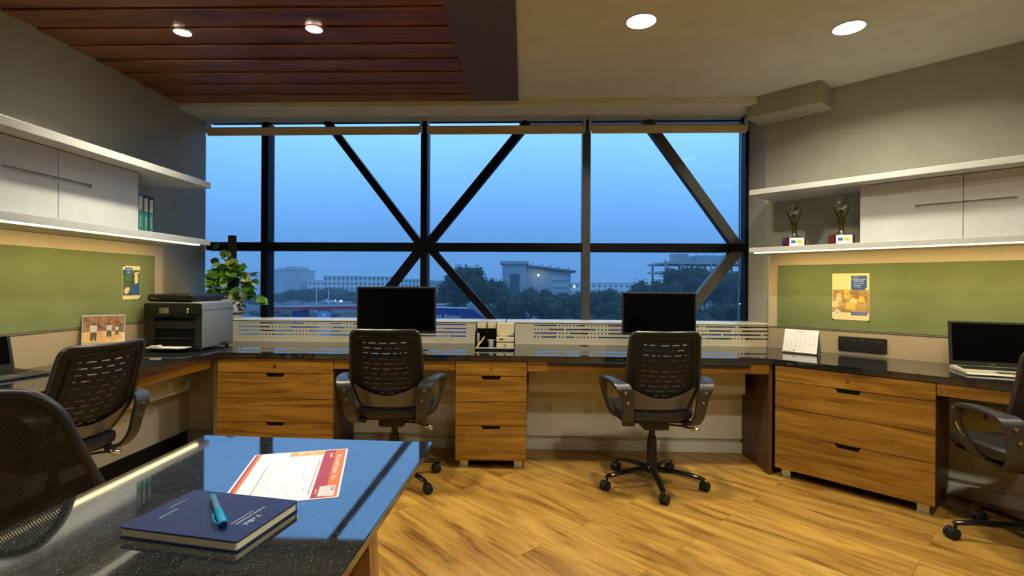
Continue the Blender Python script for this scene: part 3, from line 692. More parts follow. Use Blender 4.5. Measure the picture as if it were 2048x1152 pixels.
# printed sheet
def flat(col, n='ink', r=.6): return mat(n, col, r)
ORANGE = flat((.80, .17, .05), 'orange_print'); PLUM = flat((.38, .04, .09), 'plum_print'); PEACH = flat((.85, .38, .15), 'peach_print'); INK = flat((.10, .10, .11), 'dark_ink'); BLUEI = flat((.02, .10, .42), 'blue_ink'); WINK = flat((.88, .88, .88), 'white_print')
GREYI = flat((.45, .47, .48), 'grey_print')
t = thing('printed_sheet', 'white orange and plum printed sheet lying on the granite table', 'paper')
A = Vector((-.6392, 1.2747)); B_ = Vector((-.4269, 1.3292)); ux = (B_-A).normalized(); uy = Vector((ux.y, -ux.x))
W_, H_ = .2214, .313
t.location = (A.x, A.y, TZ+.0003); t.rotation_euler = (0, 0, atan2(ux.y, ux.x))
def rect(bm, x0, x1, y0, y1, z, mi=0, th=.00015): bx(bm, x0, x1, -y1, -y0, z, z+th, mi=mi)
bm = newbm(); prism(bm, [(.004, 0), (W_-.004, 0), (W_, -.004), (W_, -H_+.004), (W_-.004, -H_), (.004, -H_), (0, -H_+.004), (0, -.004)], 0, .0004); obj('paper', bm, mat('bright_paper', (.92, .93, .95), .5), t)
bm = newbm(); rect(bm, W_-.055, W_-.028, .004, H_-.004, .0004, 0); rect(bm, .004, .010, .004, H_-.004, .0004, 0); obj('plum_band', bm, PLUM, t)
bm = newbm(); rect(bm, W_-.028, W_-.004, .004, H_-.004, .0004, 0); rect(bm, .010, .017, .004, H_-.004, .0004, 0); obj('orange_band', bm, ORANGE, t)
bm = newbm(); rect(bm, .085, W_-.056, .004, .036, .0004, 0); obj('peach_band', bm, PEACH, t)
bm = newbm(); rect(bm, .105, W_-.100, .010, .028, .0006, 0); tube(bm, [(W_-.085, -.018, .0005), (W_-.085, -.018, .0008)], .011, 20); 
obj('banner_badges', bm, flat((.90, .50, .22), 'amber_print'), t)
DN = lambda x, y, z: Matrix.Translation((x, -y, z)) @ Matrix.Rotation(-pi/2, 4, 'Z')
bm = newbm()
text_bm(bm, 'CE Annual Program', .0165, DN(W_-.018, .108, .0007), .0001); text_bm(bm, 'Launch', .011, DN(W_-.036, .045, .0007), .0001); text_bm(bm, '& a', .014, DN(W_-.018, .200, .0007), .0001); text_bm(bm, 'Sponsors', .006, DN(W_-.047, .275, .0007), .0001)
text_bm(bm, 'Sun', .014, DN(W_-.110, .020, .0008), .0001)
bm2 = bm; obj('title_lettering', bm2, WINK, t)
bm = newbm(); rect(bm, W_-.042, W_-.010, .248, .302, .0006); obj('logo_box', bm, PAPER, t)
bm = newbm(); text_bm(bm, 'TAX', .011, DN(W_-.016, .265, .0009), .0001); obj('logo_lettering', bm, BLUEI, t)
rng = random.Random(4); bm = newbm()
for k in range(34):
    x = .028+.128*rng.random(); y = .06+.23*rng.random(); rect(bm, x, x+.0016, y, y+.006+.010*rng.random(), .0004)
for k in range(20): rect(bm, .060+k*0, .068, .055+k*.0115, .0565+k*.0115, .0004)
obj('fine_print', bm, GREYI, t)
bm = newbm(); rect(bm, .047, .0485, .10, .285, .0004); rect(bm, W_-.062, W_-.0605, .07, .29, .0004); obj('table_rules', bm, INK, t)
# notebook
NAVY = mat('navy_leatherette', (.005, .020, .105), .5, bump=.12, bscale=500, ior=1.3)
PAGE = mat('cream_pages', (.62, .60, .44), .7)
t = thing('notebook', 'thick navy blue notebook with silver lettering lying on granite table', 'notebook', (-.661, .860, TZ+.0008), -.2115)
NW, NL, NT = .231, .159, .0175
def rrect(x0, x1, y0, y1, r, n=5):
    P = []
    for cx, cy, a in ((x1-r, y1-r, 0), (x0+r, y1-r, pi/2), (x0+r, y0+r, pi), (x1-r, y0+r, 1.5*pi)):
        for k in range(n+1): P.append((cx+r*cos(a+pi/2*k/n), cy+r*sin(a+pi/2*k/n)))
    return P
bm = newbm(); prism(bm, rrect(.003, NW-.003, .002, NL-.003, .004), .002, NT-.002); obj('page_block', bm, PAGE, t)
bm = newbm(); prism(bm, rrect(0, NW, 0, NL, .006), 0, .002); prism(bm, rrect(0, NW, 0, NL, .006), NT-.002, NT); bx(bm, .004, NW-.004, NL-.003, NL, .001, NT-.001, .0008); obj('cover', bm, NAVY, t)
SILV = mat('silver_foil', (.62, .68, .78), .35, metal=.3)
bm = newbm(); Mn = lambda x, y: Matrix.Translation((x, y, NT+.0003)) @ Matrix.Rotation(-pi/2, 4, 'Z')
text_bm(bm, 'V.nBul.', .0145, Mn(NW-.030, .070), .0001); obj('cover_lettering', bm, SILV, t); bm = newbm(); text_bm(bm, 'Simplicity and Solutions', .0075, Mn(NW-.044, .085), .0001); text_bm(bm, 'Advisory services group', .0052, Mn(NW-.053, .075), .0001)
obj('cover_lettering', bm, SILV, t); bm = newbm(); text_bm(bm, 'Annual note book', .0055, Mn(.040, .060), .0001); text_bm(bm, 'New year greetings to all', .004, Mn(.022, .100), .0001)
obj('cover_lettering', bm, SILV, t)
# pen
t = thing('marker_pen', 'bright blue felt pen with clip lying on the navy notebook', 'pen', (-.5185, .9050, TZ+.0008+NT+.0065), atan2(-.130, .098))
CY = mat('cyan_plastic', (.0, .33, .62), .3); CY2 = mat('pale_blue_barrel', (.10, .22, .42), .3)
bm = newbm(); tube(bm, [(-.076, 0, 0), (-.074, 0, 0), (.0, 0, .0)], [.0042, .0055, .0055], 16); obj('barrel', bm, CY2, t, smooth=True)
bm = newbm(); tube(bm, [(-.077, 0, 0), (-.076, 0, 0), (-.069, 0, 0)], [.0045, .0058, .0058], 16); obj('end_plug', bm, CY, t, smooth=True)
bm = newbm(); tube(bm, [(-.005, 0, 0), (-.003, 0, 0), (.052, 0, 0.0), (.060, 0, 0)], [.0055, .0068, .0068, .0062], 18); obj('cap', bm, CY, t, smooth=True)
bm = newbm(); tube(bm, spline([(.055, -.004, .001), (.052, -.0105, .002), (.03, -.0115, .002), (.012, -.0095, .002)], 5), .0012, 8); obj('clip', bm, CY, t, smooth=True)
bm = newbm(); tube(bm, [(.060, 0, 0), (.063, 0, 0)], [.0062, .0050], 16); obj('cap_tip', bm, NAVY, t, smooth=True)

# ------------------------------------------------------------------ monitors
def monitor(label, loc, rz, wd, ht, zb):
    t = thing('monitor', label, 'monitor', loc, rz, 'black desktop monitors')
    bm = newbm(); bx(bm, -wd/2, wd/2, 0, .022, zb, zb+ht, .004); bx(bm, -wd*.36, wd*.36, .020, .045, zb+.06, zb+ht-.06, .01); obj('screen_housing', bm, BLK, t)
    bm = newbm(); bx(bm, -wd/2+.012, wd/2-.012, -.0015, .002, zb+.022, zb+ht-.014); obj('display', bm, SCREEN, t)
    bm = newbm(); tube(bm, [(0, .06, .018), (0, .062, zb+.02), (0, .05, zb+.10)], [.022, .019, .022], 14, flat=.6); obj('stand_neck', bm, BLK, t, smooth=True)
    bm = newbm(); lathe(bm, [(.115, 0), (.12, .004), (.11, .012), (.03, .02)], 32, c=(0, .05, 0)); obj('stand_base', bm, BLKG, t, smooth=True)
    return t
monitor('black monitor on the centre worktop left of the desk organiser', CW(-.835, .29, .741), RC+.01, .565, .333, .108)
monitor('black monitor on the centre worktop right of the desk organiser', CW(1.025, .33, .741), RC-.03, .513, .305, .108)
# ------------------------------------------------------------------ desk organiser
CREAM = mat('cream_acrylic', (.62, .55, .36), .4)
t = thing('desk_organiser', 'black and cream desk organiser on the worktop between the two monitors', 'desk organiser', CW(-.270, .265, .7405), RC)
SMOKE = BLKG
bm = newbm(); prism(bm, [(0, 0), (.13, 0), (.13, .185), (.09, .175), (.035, .12), (0, .07)], 0, .004, YZ)
def sidep(x):
    bm = newbm(); prism(bm, [(0, 0), (.13, 0), (.13, .190), (.105, .178), (.085, .182), (.06, .14), (.03, .125), (0, .07)], x, x+.004, YZ); return bm
bm.free()
for x in (0, .076, .146, .276): obj('divider', sidep(x), SMOKE, t)
bm = newbm(); bx(bm, .002, .278, -.004, .13, 0, .012); obj('base_tray', bm, BLKG, t)
bm = newbm(); bx(bm, .004, .276, -.006, .0, .012, .020); obj('front_strip', bm, WHITE, t)
bm = newbm(); bx(bm, .005, .075, .085, .128, .145, .182, .002); obj('upper_bin', bm, CREAM, t)
bm = newbm(); bx(bm, .081, .145, .085, .128, .145, .182, .002); obj('upper_bin', bm, CREAM, t)
bm = newbm(); bx(bm, .005, .145, .122, .128, .012, .145); obj('back_panel', bm, BLKG, t)
bm = newbm(); bx(bm, .151, .275, .05, .128, .095, .185, .003); obj('card_box', bm, CREAM, t)
bm = newbm(); bx(bm, .151, .275, .004, .128, .020, .052, .002); d_ = obj('tray_drawer', bm, CREAM, t)
bm = newbm(); lathe(bm, [(.005, 0), (.005, .01)], 10); obj('knob', bm, BLK, d_, loc=(.213, .004, .036), rot=(pi/2, 0, 0))
bm = newbm(); bx(bm, .151, .275, .004, .128, .058, .092, .002); d_ = obj('tray_drawer', bm, CREAM, t)
bm = newbm(); bx(bm, .175, .200, .0, .006, .076, .081); obj('slot', bm, BLK, d_)
bm = newbm(); lathe(bm, [(.025, .0), (.031, .055), (.029, .055), (.024, .004)], 24, c=(.112, .05, .014)); obj('paper_cup', bm, WHITE, t, smooth=True)
o = CW(-.270, .265, .7405)
def inorg(x, y, z): return CW(-.270+x, .265+y, .7405+z)
bm = newbm(); tube(bm, [(0, 0, 0), (.054, .02, .072)], .0058, 12); q = obj('highlighter', bm, mat('yellow_plastic', (.85, .55, .02), .35), loc=inorg(.014, .012, .018), smooth=True); q.rotation_euler = (0, 0, RC); tag(q, 'yellow highlighter pen leaning in the left compartment of the organiser', 'pen')
bm = newbm(); bx(bm, -.009, .009, -.006, .006, 0, .10, .003); q = obj('white_marker', bm, WHITE, loc=inorg(.018, .06, .0125)); q.rotation_euler = (0, 0, RC); tag(q, 'grey white marker standing behind the yellow pen in the organiser', 'pen')
bm = newbm(); tube(bm, [(0, 0, 0), (.012, 0, .045)], .0032, 10); q = obj('ballpoint_pen', bm, BLK, loc=inorg(.213, .09, .1855), smooth=True); q.rotation_euler = (0, 0, RC); tag(q, 'thin black pen sticking up from the top of the organiser', 'pen')
bm = newbm(); bx(bm, 0, .035, 0, .02, 0, .012, .004); q = obj('eraser', bm, mat('violet_rubber', (.12, .06, .22), .6), loc=inorg(.236, .014, .0925)); q.rotation_euler = (0, 0, RC); tag(q, 'small violet eraser on the upper drawer of the organiser', 'eraser')

# ------------------------------------------------------------------ calendars
t = thing('desk_calendar', 'white tent calendar with a printed month grid on the right worktop', 'calendar', RW(-.083, .385, .7405), RR+.02)
bm = newbm(); prism(bm, [(.0, .012), (.052, .160), (.054, .160), (.003, .012)], 0, .212, YZ); obj('front_page', bm, PAPER, t)
bm = newbm(); prism(bm, [(.104, .002), (.054, .160), (.056, .161), (.106, .002)], 0, .212, YZ); obj('back_board', bm, mat('grey_card', (.35, .35, .36), .6), t)
bm = newbm(); tube(bm, [(-.002, .004, .0085), (.214, .004, .0085)], .0085, 12); obj('roll_foot', bm, STEEL, t, smooth=True)
bm = newbm(); tube(bm, [(.214, .004, .0085), (.218, .004, .0085)], .008, 12); obj('end_cap', bm, BLK, t)
Mt = lambda x, s_: Matrix.Translation((x, .0-.0012+.052*s_, .012+.148*s_)) @ Matrix.Rotation(math.atan2(.148, .052), 4, 'X')
bm = newbm(); text_bm(bm, 'May 2017', .013, Mt(.108, .90), .0002); 
for i, d in enumerate(('Sun', 'Mon', 'Tue', 'Wed', 'Thu', 'Fri', 'Sat')): text_bm(bm, d, .0075, Mt(.024+.028*i, .79), .0002)
day = 1
for r_ in range(6):
    for c_ in range(7):
        if (r_ == 0 and c_ < 1) or day > 31: continue
        text_bm(bm, str(day), .0085, Mt(.024+.028*c_, .69-.105*r_), .0002); day += 1
obj('month_lettering', bm, mat('mid_grey_ink', (.30, .30, .32), .6), t)
bm = newbm(); prism(bm, [(0, 0), (.010, .001), (.012, .011), (.006, .008)], 0, .0004, Mt(.066, .035)); obj('black_logo', bm, BLK, t)
t = thing('desk_calendar', 'tall tent calendar with a street photo standing below the left pin board', 'calendar', (-2.515, 2.975, .7405), radians(33))
bm = newbm(); prism(bm, [(.0, .0), (.055, .262), (.057, .262), (.003, .0)], 0, .205, YZ); obj('front_page', bm, mat('pale_blue_print', (.42, .55, .80), .5), t)
bm = newbm(); prism(bm, [(.115, .0), (.057, .262), (.059, .263), (.118, .0)], 0, .205, YZ); obj('back_board', bm, mat('grey_card2', (.40, .38, .33), .6), t)
Mc = Matrix.Translation((0, -.0008, 0)) @ Matrix.Rotation(math.atan2(.262, .055), 4, 'X')   # page plane: x right, y up the slope
bm = newbm(); prism(bm, [(.004, .10), (.201, .10), (.201, .262), (.004, .262)], 0, .0003, Mc); obj('photo', bm, mat('warm_street_photo', (.26, .15, .11), .5, var=.7, vscale=45), t)
bm = newbm(); prism(bm, [(.004, .10), (.201, .10), (.201, .160), (.120, .172), (.004, .165)], .0003, .0006, Mc); obj('sandy_ground', bm, mat('sandy_print', (.75, .50, .28), .5, var=.2, vscale=30), t)
bm = newbm()
def fig(bm, x, y, h, M, mi0, mi1, dz=.0006):
    prism(bm, [(x-.14*h, y+.45*h), (x+.14*h, y+.45*h), (x+.16*h, y+.82*h), (x-.16*h, y+.82*h)], dz, dz+.0003, M, mi0)
    prism(bm, [(x-.13*h, y), (x-.02*h, y), (x+.02*h, y+.2*h), (x+.04*h, y), (x+.13*h, y), (x+.13*h, y+.46*h), (x-.13*h, y+.46*h)], dz, dz+.0003, M, mi1)
    prism(bm, [(x+.09*h*cos(a*pi/4), y+.92*h+.09*h*sin(a*pi/4)) for a in range(8)], dz, dz+.0003, M, mi1)
for x, y, h in ((.055, .115, .11), (.128, .135, .085), (.165, .145, .06)): fig(bm, x, y, h, Mc, 0, 1)
obj('printed_figures', bm, [PAPER, INK], t)
bm = newbm(); text_bm(bm, 'PAPUMA', .020, Matrix.Translation((0, -.002, 0)) @ Mc @ Matrix.Translation((.145, .085, 0)), .0002); obj('caption', bm, PAPER, t)

# ------------------------------------------------------------------ posters on the pin boards
t = thing('poster', 'portrait leaflet with blue box and warm family photo pinned on right board', 'poster', RW(.157, .614, .975), RR)
def R(bm, x0, x1, z0, z1, k=1, mi=0): bx(bm, x0, x1, -.0003*k-.0012, -.0003*(k-1)-.0012, z0, z1, mi=mi)
bm = newbm(); R(bm, 0, .216, 0, .316, 1); bx(bm, 0, .216, -.0012, -.0002, 0, .316); obj('sheet', bm, mat('cream_leaflet', (.78, .66, .40), .5), t)
bm = newbm(); R(bm, .002, .214, .050, .205, 2); obj('photo_ground', bm, mat('tan_photo', (.38, .26, .12), .5, var=.5, vscale=25), t)
bm = newbm()
for x, z, r_, m_ in ((.04, .165, .016, 0), (.085, .190, .018, 1), (.145, .158, .016, 2), (.172, .140, .020, 1), (.125, .125, .022, 0), (.195, .148, .015, 2), (.018, .105, .02, 0), (.09, .165, .02, 1), (.04, .145, .018, 0)):
    prism(bm, [(x+r_*cos(a*pi/6), z+r_*1.1*sin(a*pi/6)) for a in range(12)], -.0024, -.0018, XZ, m_)
prism(bm, [(.085, .07), (.14, .075), (.135, .115), (.088, .118)], -.0027, -.0018, XZ, 1); prism(bm, [(.025, .12), (.053, .12), (.053, .15), (.025, .15)], -.0027, -.0018, XZ, 0)
obj('printed_people', bm, [mat('skin_print', (.75, .55, .35), .5), mat('mustard_print', (.62, .48, .08), .5), mat('brown_print', (.30, .17, .07), .5)], t)
bm = newbm(); prism(bm, [(.112, .205), (.188, .205), (.202, .220), (.202, .300), (.112, .300)], -.0026, -.0015, XZ); obj('blue_box', bm, BLUEI, t); bm = newbm(); bx(bm, .113, .205, -.0026, -.0015, .034, .054); obj('blue_box', bm, BLUEI, t)
VT = lambda x, z, y=-.003: Matrix.Translation((x, y, z)) @ Matrix.Rotation(pi/2, 4, 'X')
bm = newbm(); text_bm(bm, 'MAKE', .010, VT(.138, .288)); text_bm(bm, 'EXCEPTIONAL', .0125, VT(.158, .274)); text_bm(bm, 'LIFESTYLES', .0125, VT(.155, .262)); text_bm(bm, 'your everyday.', .0095, VT(.156, .248)); text_bm(bm, 'Retirement', .009, VT(.150, .234)); text_bm(bm, 'and savings', .008, VT(.150, .224)); text_bm(bm, 'TALK TO US TODAY', .0085, VT(.159, .044)); obj('lettering', bm, WINK, t)
bm = newbm(); lathe(bm, [(.020, 0), (.020, .0006)], 24); lg = obj('round_badge', bm, PAPER, t, loc=(.032, -.0018, .050), rot=(pi/2, 0, 0))
bm = newbm(); text_bm(bm, 'JLF', .014, Matrix.Translation((.032, -.0028, .048)) @ Matrix.Rotation(pi/2, 4, 'X')); obj('badge_lettering', bm, INK, t)
for i, (x, z) in enumerate(((.004, .002), (.212, -.002))):
    bm = newbm(); lathe(bm, [(.005, 0), (.006, .004), (.004, .007)], 12); obj('pin', bm, mat('green_pin', (.02, .22, .05), .4), t, loc=(x, -.001, z), rot=(pi/2, 0, 0))
t = thing('poster', 'small leaflet with blue box and people pinned on the left board', 'poster', LW(.0505, 3.330, 1.088), RL+pi/2)
bm = newbm(); bx(bm, 0, .150, -.0015, -.0002, 0, .222); obj('sheet', bm, mat('cream_leaflet2', (.75, .68, .45), .5), t)
bm = newbm(); R(bm, .002, .148, .026, .195, 2); obj('photo_ground', bm, mat('dark_green_photo', (.06, .12, .05), .5, var=.8, vscale=40), t)
bm = newbm(); prism(bm, [(.10, .10), (.13, .11), (.125, .17), (.10, .16)], -.0024, -.0018, XZ, 0); prism(bm, [(.10, .158), (.14, .175), (.14, .185), (.10, .178)], -.0024, -.0018, XZ, 0)
prism(bm, [(.02, .035), (.045, .04), (.06, .078), (.03, .08), (.01, .06)], -.0024, -.0018, XZ, 0); prism(bm, [(.055, .04), (.14, .05), (.14, .105), (.105, .105)], -.0024, -.0018, XZ, 1); prism(bm, [(.01, .085), (.06, .085), (.06, .115), (.01, .11)], -.0024, -.0018, XZ, 2)
obj('printed_people', bm, [mat('pale_print', (.70, .62, .45), .5), BLUEI, INK], t)
bm = newbm(); bx(bm, .018, .078, -.0028, -.0018, .168, .210); obj('blue_box', bm, BLUEI, t); bm = newbm(); bx(bm, .07, .14, -.0028, -.0018, .026, .038); obj('blue_box', bm, BLUEI, t)
bm = newbm(); text_bm(bm, 'LIFETIME', .011, VT(.048, .196)); text_bm(bm, 'saving', .011, VT(.046, .180)); obj('lettering', bm, WINK, t)
for x, z in ((.006, .220), (.146, .004)):
    bm = newbm(); lathe(bm, [(.005, 0), (.006, .004), (.004, .007)], 12); obj('pin', bm, mat('brown_pin', (.10, .03, .03), .4), t, loc=(x, -.001, z), rot=(pi/2, 0, 0))

# ------------------------------------------------------------------ sockets
t = thing('socket_strip', 'long black socket panel on the taupe strip right of the white calendar', 'socket', RW(.195, .618, .767), RR)
bm = newbm(); bx(bm, 0, .275, -.008, .002, 0, .096, .006); obj('cover_plate', bm, BLKM, t)
for x in (.03, .085, .14, .195, .24):
    bm = newbm(); bx(bm, x-.018, x+.018, -.0105, -.007, .022, .074, .002); m_ = obj('socket_module', bm, BLK, t)
    bm = newbm()
    for dx, dz in ((0, .012), (-.008, -.008), (.008, -.008)): tube(bm, [(x+dx, -.0112, .048+dz), (x+dx, -.0100, .048+dz)], .0025, 8)
    obj('pin_hole', bm, GREYP, m_)
t = thing('socket_plate', 'beige socket plate with three modules below the laptop worktop', 'socket', RW(.835, .470, .455), RR)
bm = newbm(); bx(bm, 0, .34, -.010, 0, 0, .092, .004); obj('cover_plate', bm, CREAM, t)
for k, x in enumerate((.06, .20, .285)):
    bm = newbm(); bx(bm, x-.045+.005*k, x+.045-.005*k, -.013, -.009, .012, .080, .002); m_ = obj('socket_module', bm, CREAM, t)
    bm = newbm()
    if k == 0: bx(bm, x+.05, x+.068, -.016, -.012, .01, .082, .002)
    else:
        s_ = 1.2 if k == 1 else .85
        for dx, dz in ((0, .018), (-.014, -.008), (.014, -.008)): bx(bm, x+(dx-.004)*s_, x+(dx+.004)*s_, -.0136, -.0128, .046+(dz-.004)*s_, .046+(dz+.005)*s_)
    obj('pin_hole', bm, INK, m_)
t = thing('switch_plate', 'small cream switch plate low on the wall beneath the right worktop', 'switch', RW(.84, .470, .25), RR)
bm = newbm(); bx(bm, 0, .09, -.008, 0, 0, .09, .003); obj('cover_plate', bm, WHITE, t)
bm = newbm(); bx(bm, .035, .048, -.011, -.007, .03, .06, .001); obj('rocker', bm, GREYP, t)

# ------------------------------------------------------------------ laptops
def laptop(label, loc, rz, wd, dp, hs, tilt, body, deck, name=None, reverse=False):
    """origin: hinge left corner; x along hinge, -y towards the user"""
    t = thing('laptop', label, 'laptop', loc, rz)
    bm = newbm(); prism(bm, [(0, .002), (-dp, .002), (-dp-.003, .006), (-dp, .012), (0, .020)], 0, wd, YZ); obj('base', bm, deck, t)
    bm = newbm(); M0 = Matrix.Rotation(atan2(.008, dp), 4, 'X')
    for r_ in range(6):
        n_ = 15; kw = (wd-.05)/n_
        for c_ in range(n_):
            if r_ == 5 and 4 <= c_ <= 9:
                if c_ == 4: bx(bm, .025+c_*kw, .025+10*kw-.003, -.040-(r_+1)*.0175+.003, -.040-r_*.0175, .0, .0)
                continue
            bx(bm, .025+c_*kw, .025+(c_+1)*kw-.003, -.022-(r_+1)*.0175+.003, -.022-r_*.0175, .0185-.0006*r_, .0215-.0006*r_)
    bx(bm, .025+4*kw, .025+10*kw-.003, -.022-6*.0175+.003, -.022-5*.0175, .0155, .0185)
    obj('keyboard', bm, BLK, t)
    bm = newbm(); bx(bm, wd/2-.055, wd/2+.045, -dp+.015, -dp+.075, .0125, .0165); obj('touchpad', bm, STEEL, t)
    M = Matrix.Translation((0, .002, .018)) @ Matrix.Rotation(-tilt, 4, 'X')
    bm = newbm(); bx(bm, 0, wd, 0, .008, 0, hs, .003, M=M); lid = obj('screen_lid', bm, body, t)
    bm = newbm(); bx(bm, .016, wd-.016, -.0008, .001, .028, hs-.014, M=M); obj('display', bm, SCREEN, lid)
    if name:
        bm = newbm(); text_bm(bm, name, .013, M @ Matrix.Translation((wd/2, -.001, .014)) @ Matrix.Rotation(pi/2, 4, 'X')); obj('logo', bm, STEEL, lid)
    return t
laptop('open laptop with black screen and silver deck on the right worktop', (2.500, 2.911, .7405), atan2(-.42, .907), .380, .255, .252, radians(7), BLK, mat('silver_deck', (.62, .60, .50), .35, metal=.4), 'ASUS')
laptop('open black laptop cut off by left picture edge on the left worktop', (-2.600, 2.245, .7405), atan2(.95, .20), .36, .235, .235, radians(12), BLK, BLK)

# ------------------------------------------------------------------ printer
PG = mat('grey_blue_plastic', (.20, .22, .235), .38)
t = thing('printer', 'black and grey multifunction laser printer in the left worktop corner', 'printer', LW(.112, 3.445, .7405), RL)
W0, D0, H0 = .388, .385, .330
bm = newbm(); bx(bm, .004, W0, .012, D0, .012, H0, .014, seg=3); obj('body', bm, PG, t, smooth=True)
bm = newbm(); bx(bm, W0-.001, W0+.0006, .02, D0-.01, .272, .2745); bx(bm, W0-.001, W0+.0008, .215, .300, .013, .034); obj('side_seam', bm, BLK, t)
# front frame with an opening
bm = newbm(); f0, f1 = -.004, .014
bx(bm, 0, .072, f0, f1, .008, H0-.06, .003); bx(bm, W0-.042, W0-.002, f0, f1, .008, H0-.06, .003); bx(bm, .07, W0-.04, f0, f1, .225, H0-.06, .001); bx(bm, .07, W0-.04, f0, f1, .008, .03, .001)
obj('front_frame', bm, BLK, t)
bm = newbm(); bx(bm, .0, W0-.002, -.012, .016, .225, H0-.008, .010, seg=3); cp = obj('control_panel', bm, BLKG, t, smooth=True)
bm = newbm(); bx(bm, .108, .172, -.0135, -.011, .252, .292); obj('lcd', bm, mat('lcd_green_grey', (.16, .18, .11), .3), cp)
bm = newbm()
for x, z in [(.03, .255), (.03, .27), (.03, .285), (.05, .252), (.05, .27), (.05, .288), (.075, .250), (.075, .270), (.075, .288)]+[(.195+.014*i, .252+.015*j) for i in range(5) for j in range(3)]+[(.278, .252), (.278, .268), (.325, .255), (.325, .27), (.325, .285), (.345, .255)]:
    tube(bm, [(x, -.0138, z), (x, -.0115, z)], .0038, 10)
obj('buttons', bm, GREYP, cp)
bm = newbm(); tube(bm, [(.303, -.0145, .282), (.303, -.0115, .282)], .007, 12); tube(bm, [(.303, -.0145, .264), (.303, -.0115, .264)], .006, 12); obj('start_buttons', bm, mat('pale_button', (.55, .58, .45), .4), cp)
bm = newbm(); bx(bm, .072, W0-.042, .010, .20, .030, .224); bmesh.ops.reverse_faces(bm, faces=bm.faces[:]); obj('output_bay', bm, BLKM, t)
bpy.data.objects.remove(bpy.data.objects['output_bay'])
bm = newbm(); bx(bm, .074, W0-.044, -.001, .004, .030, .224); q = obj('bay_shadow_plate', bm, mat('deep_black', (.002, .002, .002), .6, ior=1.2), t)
bm = newbm(); bx(bm, .075, W0-.045, -.006, .004, .150, .158, .001); bx(bm, .075, W0-.045, -.008, .004, .082, .090, .001); bx(bm, .075, W0-.045, -.004, .004, .158, .20, .001); obj('inner_tray_edges', bm, BLK, q)
bm = newbm(); prism(bm, [(.055, -.10), (.075, -.012), (.34, -.012), (.34, -.09), (.30, -.112)], .022, .029); tr_ = obj('paper_tray', bm, BLK, t)
bm = newbm(); prism(bm, [(.060, -.098), (.079, -.014), (.336, -.014), (.336, -.088), (.296, -.108)], .029, .0315); obj('paper_stack', bm, PAPER, tr_)
bm = newbm(); bx(bm, .105, .170, -.10, -.07, .0315, .045, .003); lathe(bm, [(.016, 0), (.014, .012), (.004, .014)], 16, c=(.135, -.045, .0315)); obj('paper_guide', bm, mat('pale_guide', (.55, .55, .50), .4), tr_)
bm = newbm(); bx(bm, .002, W0-.07, .012, D0-.005, H0+.001, H0+.052, .018, seg=4); ld_ = obj('scanner_lid', bm, BLK, t, smooth=True)
bm = newbm(); bx(bm, .19, W0-.078, .008, .022, H0+.008, H0+.044, .004); obj('lid_front_panel', bm, BLKG, ld_)
bm = newbm(); text_bm(bm, 'Canon', .018, Matrix.Translation((.055, .0115, H0+.024)) @ Matrix.Rotation(pi/2, 4, 'X')); obj('logo', bm, STEEL, ld_)
for x in (.03, W0-.03):
    for y in (.04, D0-.04):
        bm = newbm(); lathe(bm, [(.012, 0), (.012, .012)], 12, c=(x, y, 0)); obj('rubber_foot', bm, BLKM, t)

# ------------------------------------------------------------------ potted plant on the sill
POTM = bpy.data.materials.new('painted_ceramic'); POTM.use_nodes = True; nt = POTM.node_tree; b = nt.nodes['Principled BSDF']; L = nt.links; b.inputs['Roughness'].default_value = .18
tcn = nt.nodes.new('ShaderNodeTexCoord'); sp = nt.nodes.new('ShaderNodeSeparateXYZ'); L.new(tcn.outputs['Object'], sp.inputs[0])
mr = nt.nodes.new('ShaderNodeMapRange'); mr.inputs[1].default_value = 0; mr.inputs[2].default_value = .21; L.new(sp.outputs[2], mr.inputs[0])
r1 = nt.nodes.new('ShaderNodeValToRGB'); r1.color_ramp.interpolation = 'CONSTANT'; el = r1.color_ramp.elements; el[0].color = (.62, .55, .38, 1); el[1].position = .12; el[1].color = (.02, .03, .16, 1)
for p_, c_ in ((.22, (.62, .58, .42, 1)), (.27, (.5, .5, .5, 1)), (.66, (.66, .52, .28, 1)), (.72, (.03, .03, .14, 1)), (.81, (.66, .52, .28, 1)), (.93, (.04, .03, .12, 1))): el.new(p_).color = c_
L.new(mr.outputs[0], r1.inputs[0])
vo = nt.nodes.new('ShaderNodeTexNoise'); vo.inputs['Scale'].default_value = 45; vo.inputs['Detail'].default_value = 2; L.new(tcn.outputs['Object'], vo.inputs['Vector'])
r2 = nt.nodes.new('ShaderNodeValToRGB'); r2.color_ramp.interpolation = 'CONSTANT'; r2.color_ramp.elements[0].color = (.01, .02, .06, 1); r2.color_ramp.elements[1].position = .5; r2.color_ramp.elements[1].color = (.62, .62, .55, 1); L.new(vo.outputs['Fac'], r2.inputs[0])
g1 = nt.nodes.new('ShaderNodeMath'); g1.operation = 'GREATER_THAN'; g1.inputs[1].default_value = .27; L.new(mr.outputs[0], g1.inputs[0])
g2 = nt.nodes.new('ShaderNodeMath'); g2.operation = 'LESS_THAN'; g2.inputs[1].default_value = .66; L.new(mr.outputs[0], g2.inputs[0])
g3 = nt.nodes.new('ShaderNodeMath'); g3.operation = 'MULTIPLY'; L.new(g1.outputs[0], g3.inputs[0]); L.new(g2.outputs[0], g3.inputs[1])
mxn = nt.nodes.new('ShaderNodeMixRGB'); L.new(g3.outputs[0], mxn.inputs[0]); L.new(r1.outputs[0], mxn.inputs[1]); L.new(r2.outputs[0], mxn.inputs[2]); L.new(mxn.outputs[0], b.inputs['Base Color'])
t = thing('potted_plant', 'green climbing plant on a moss pole in a blue patterned pot', 'plant', CW(-2.315, .745, .9185), 0)
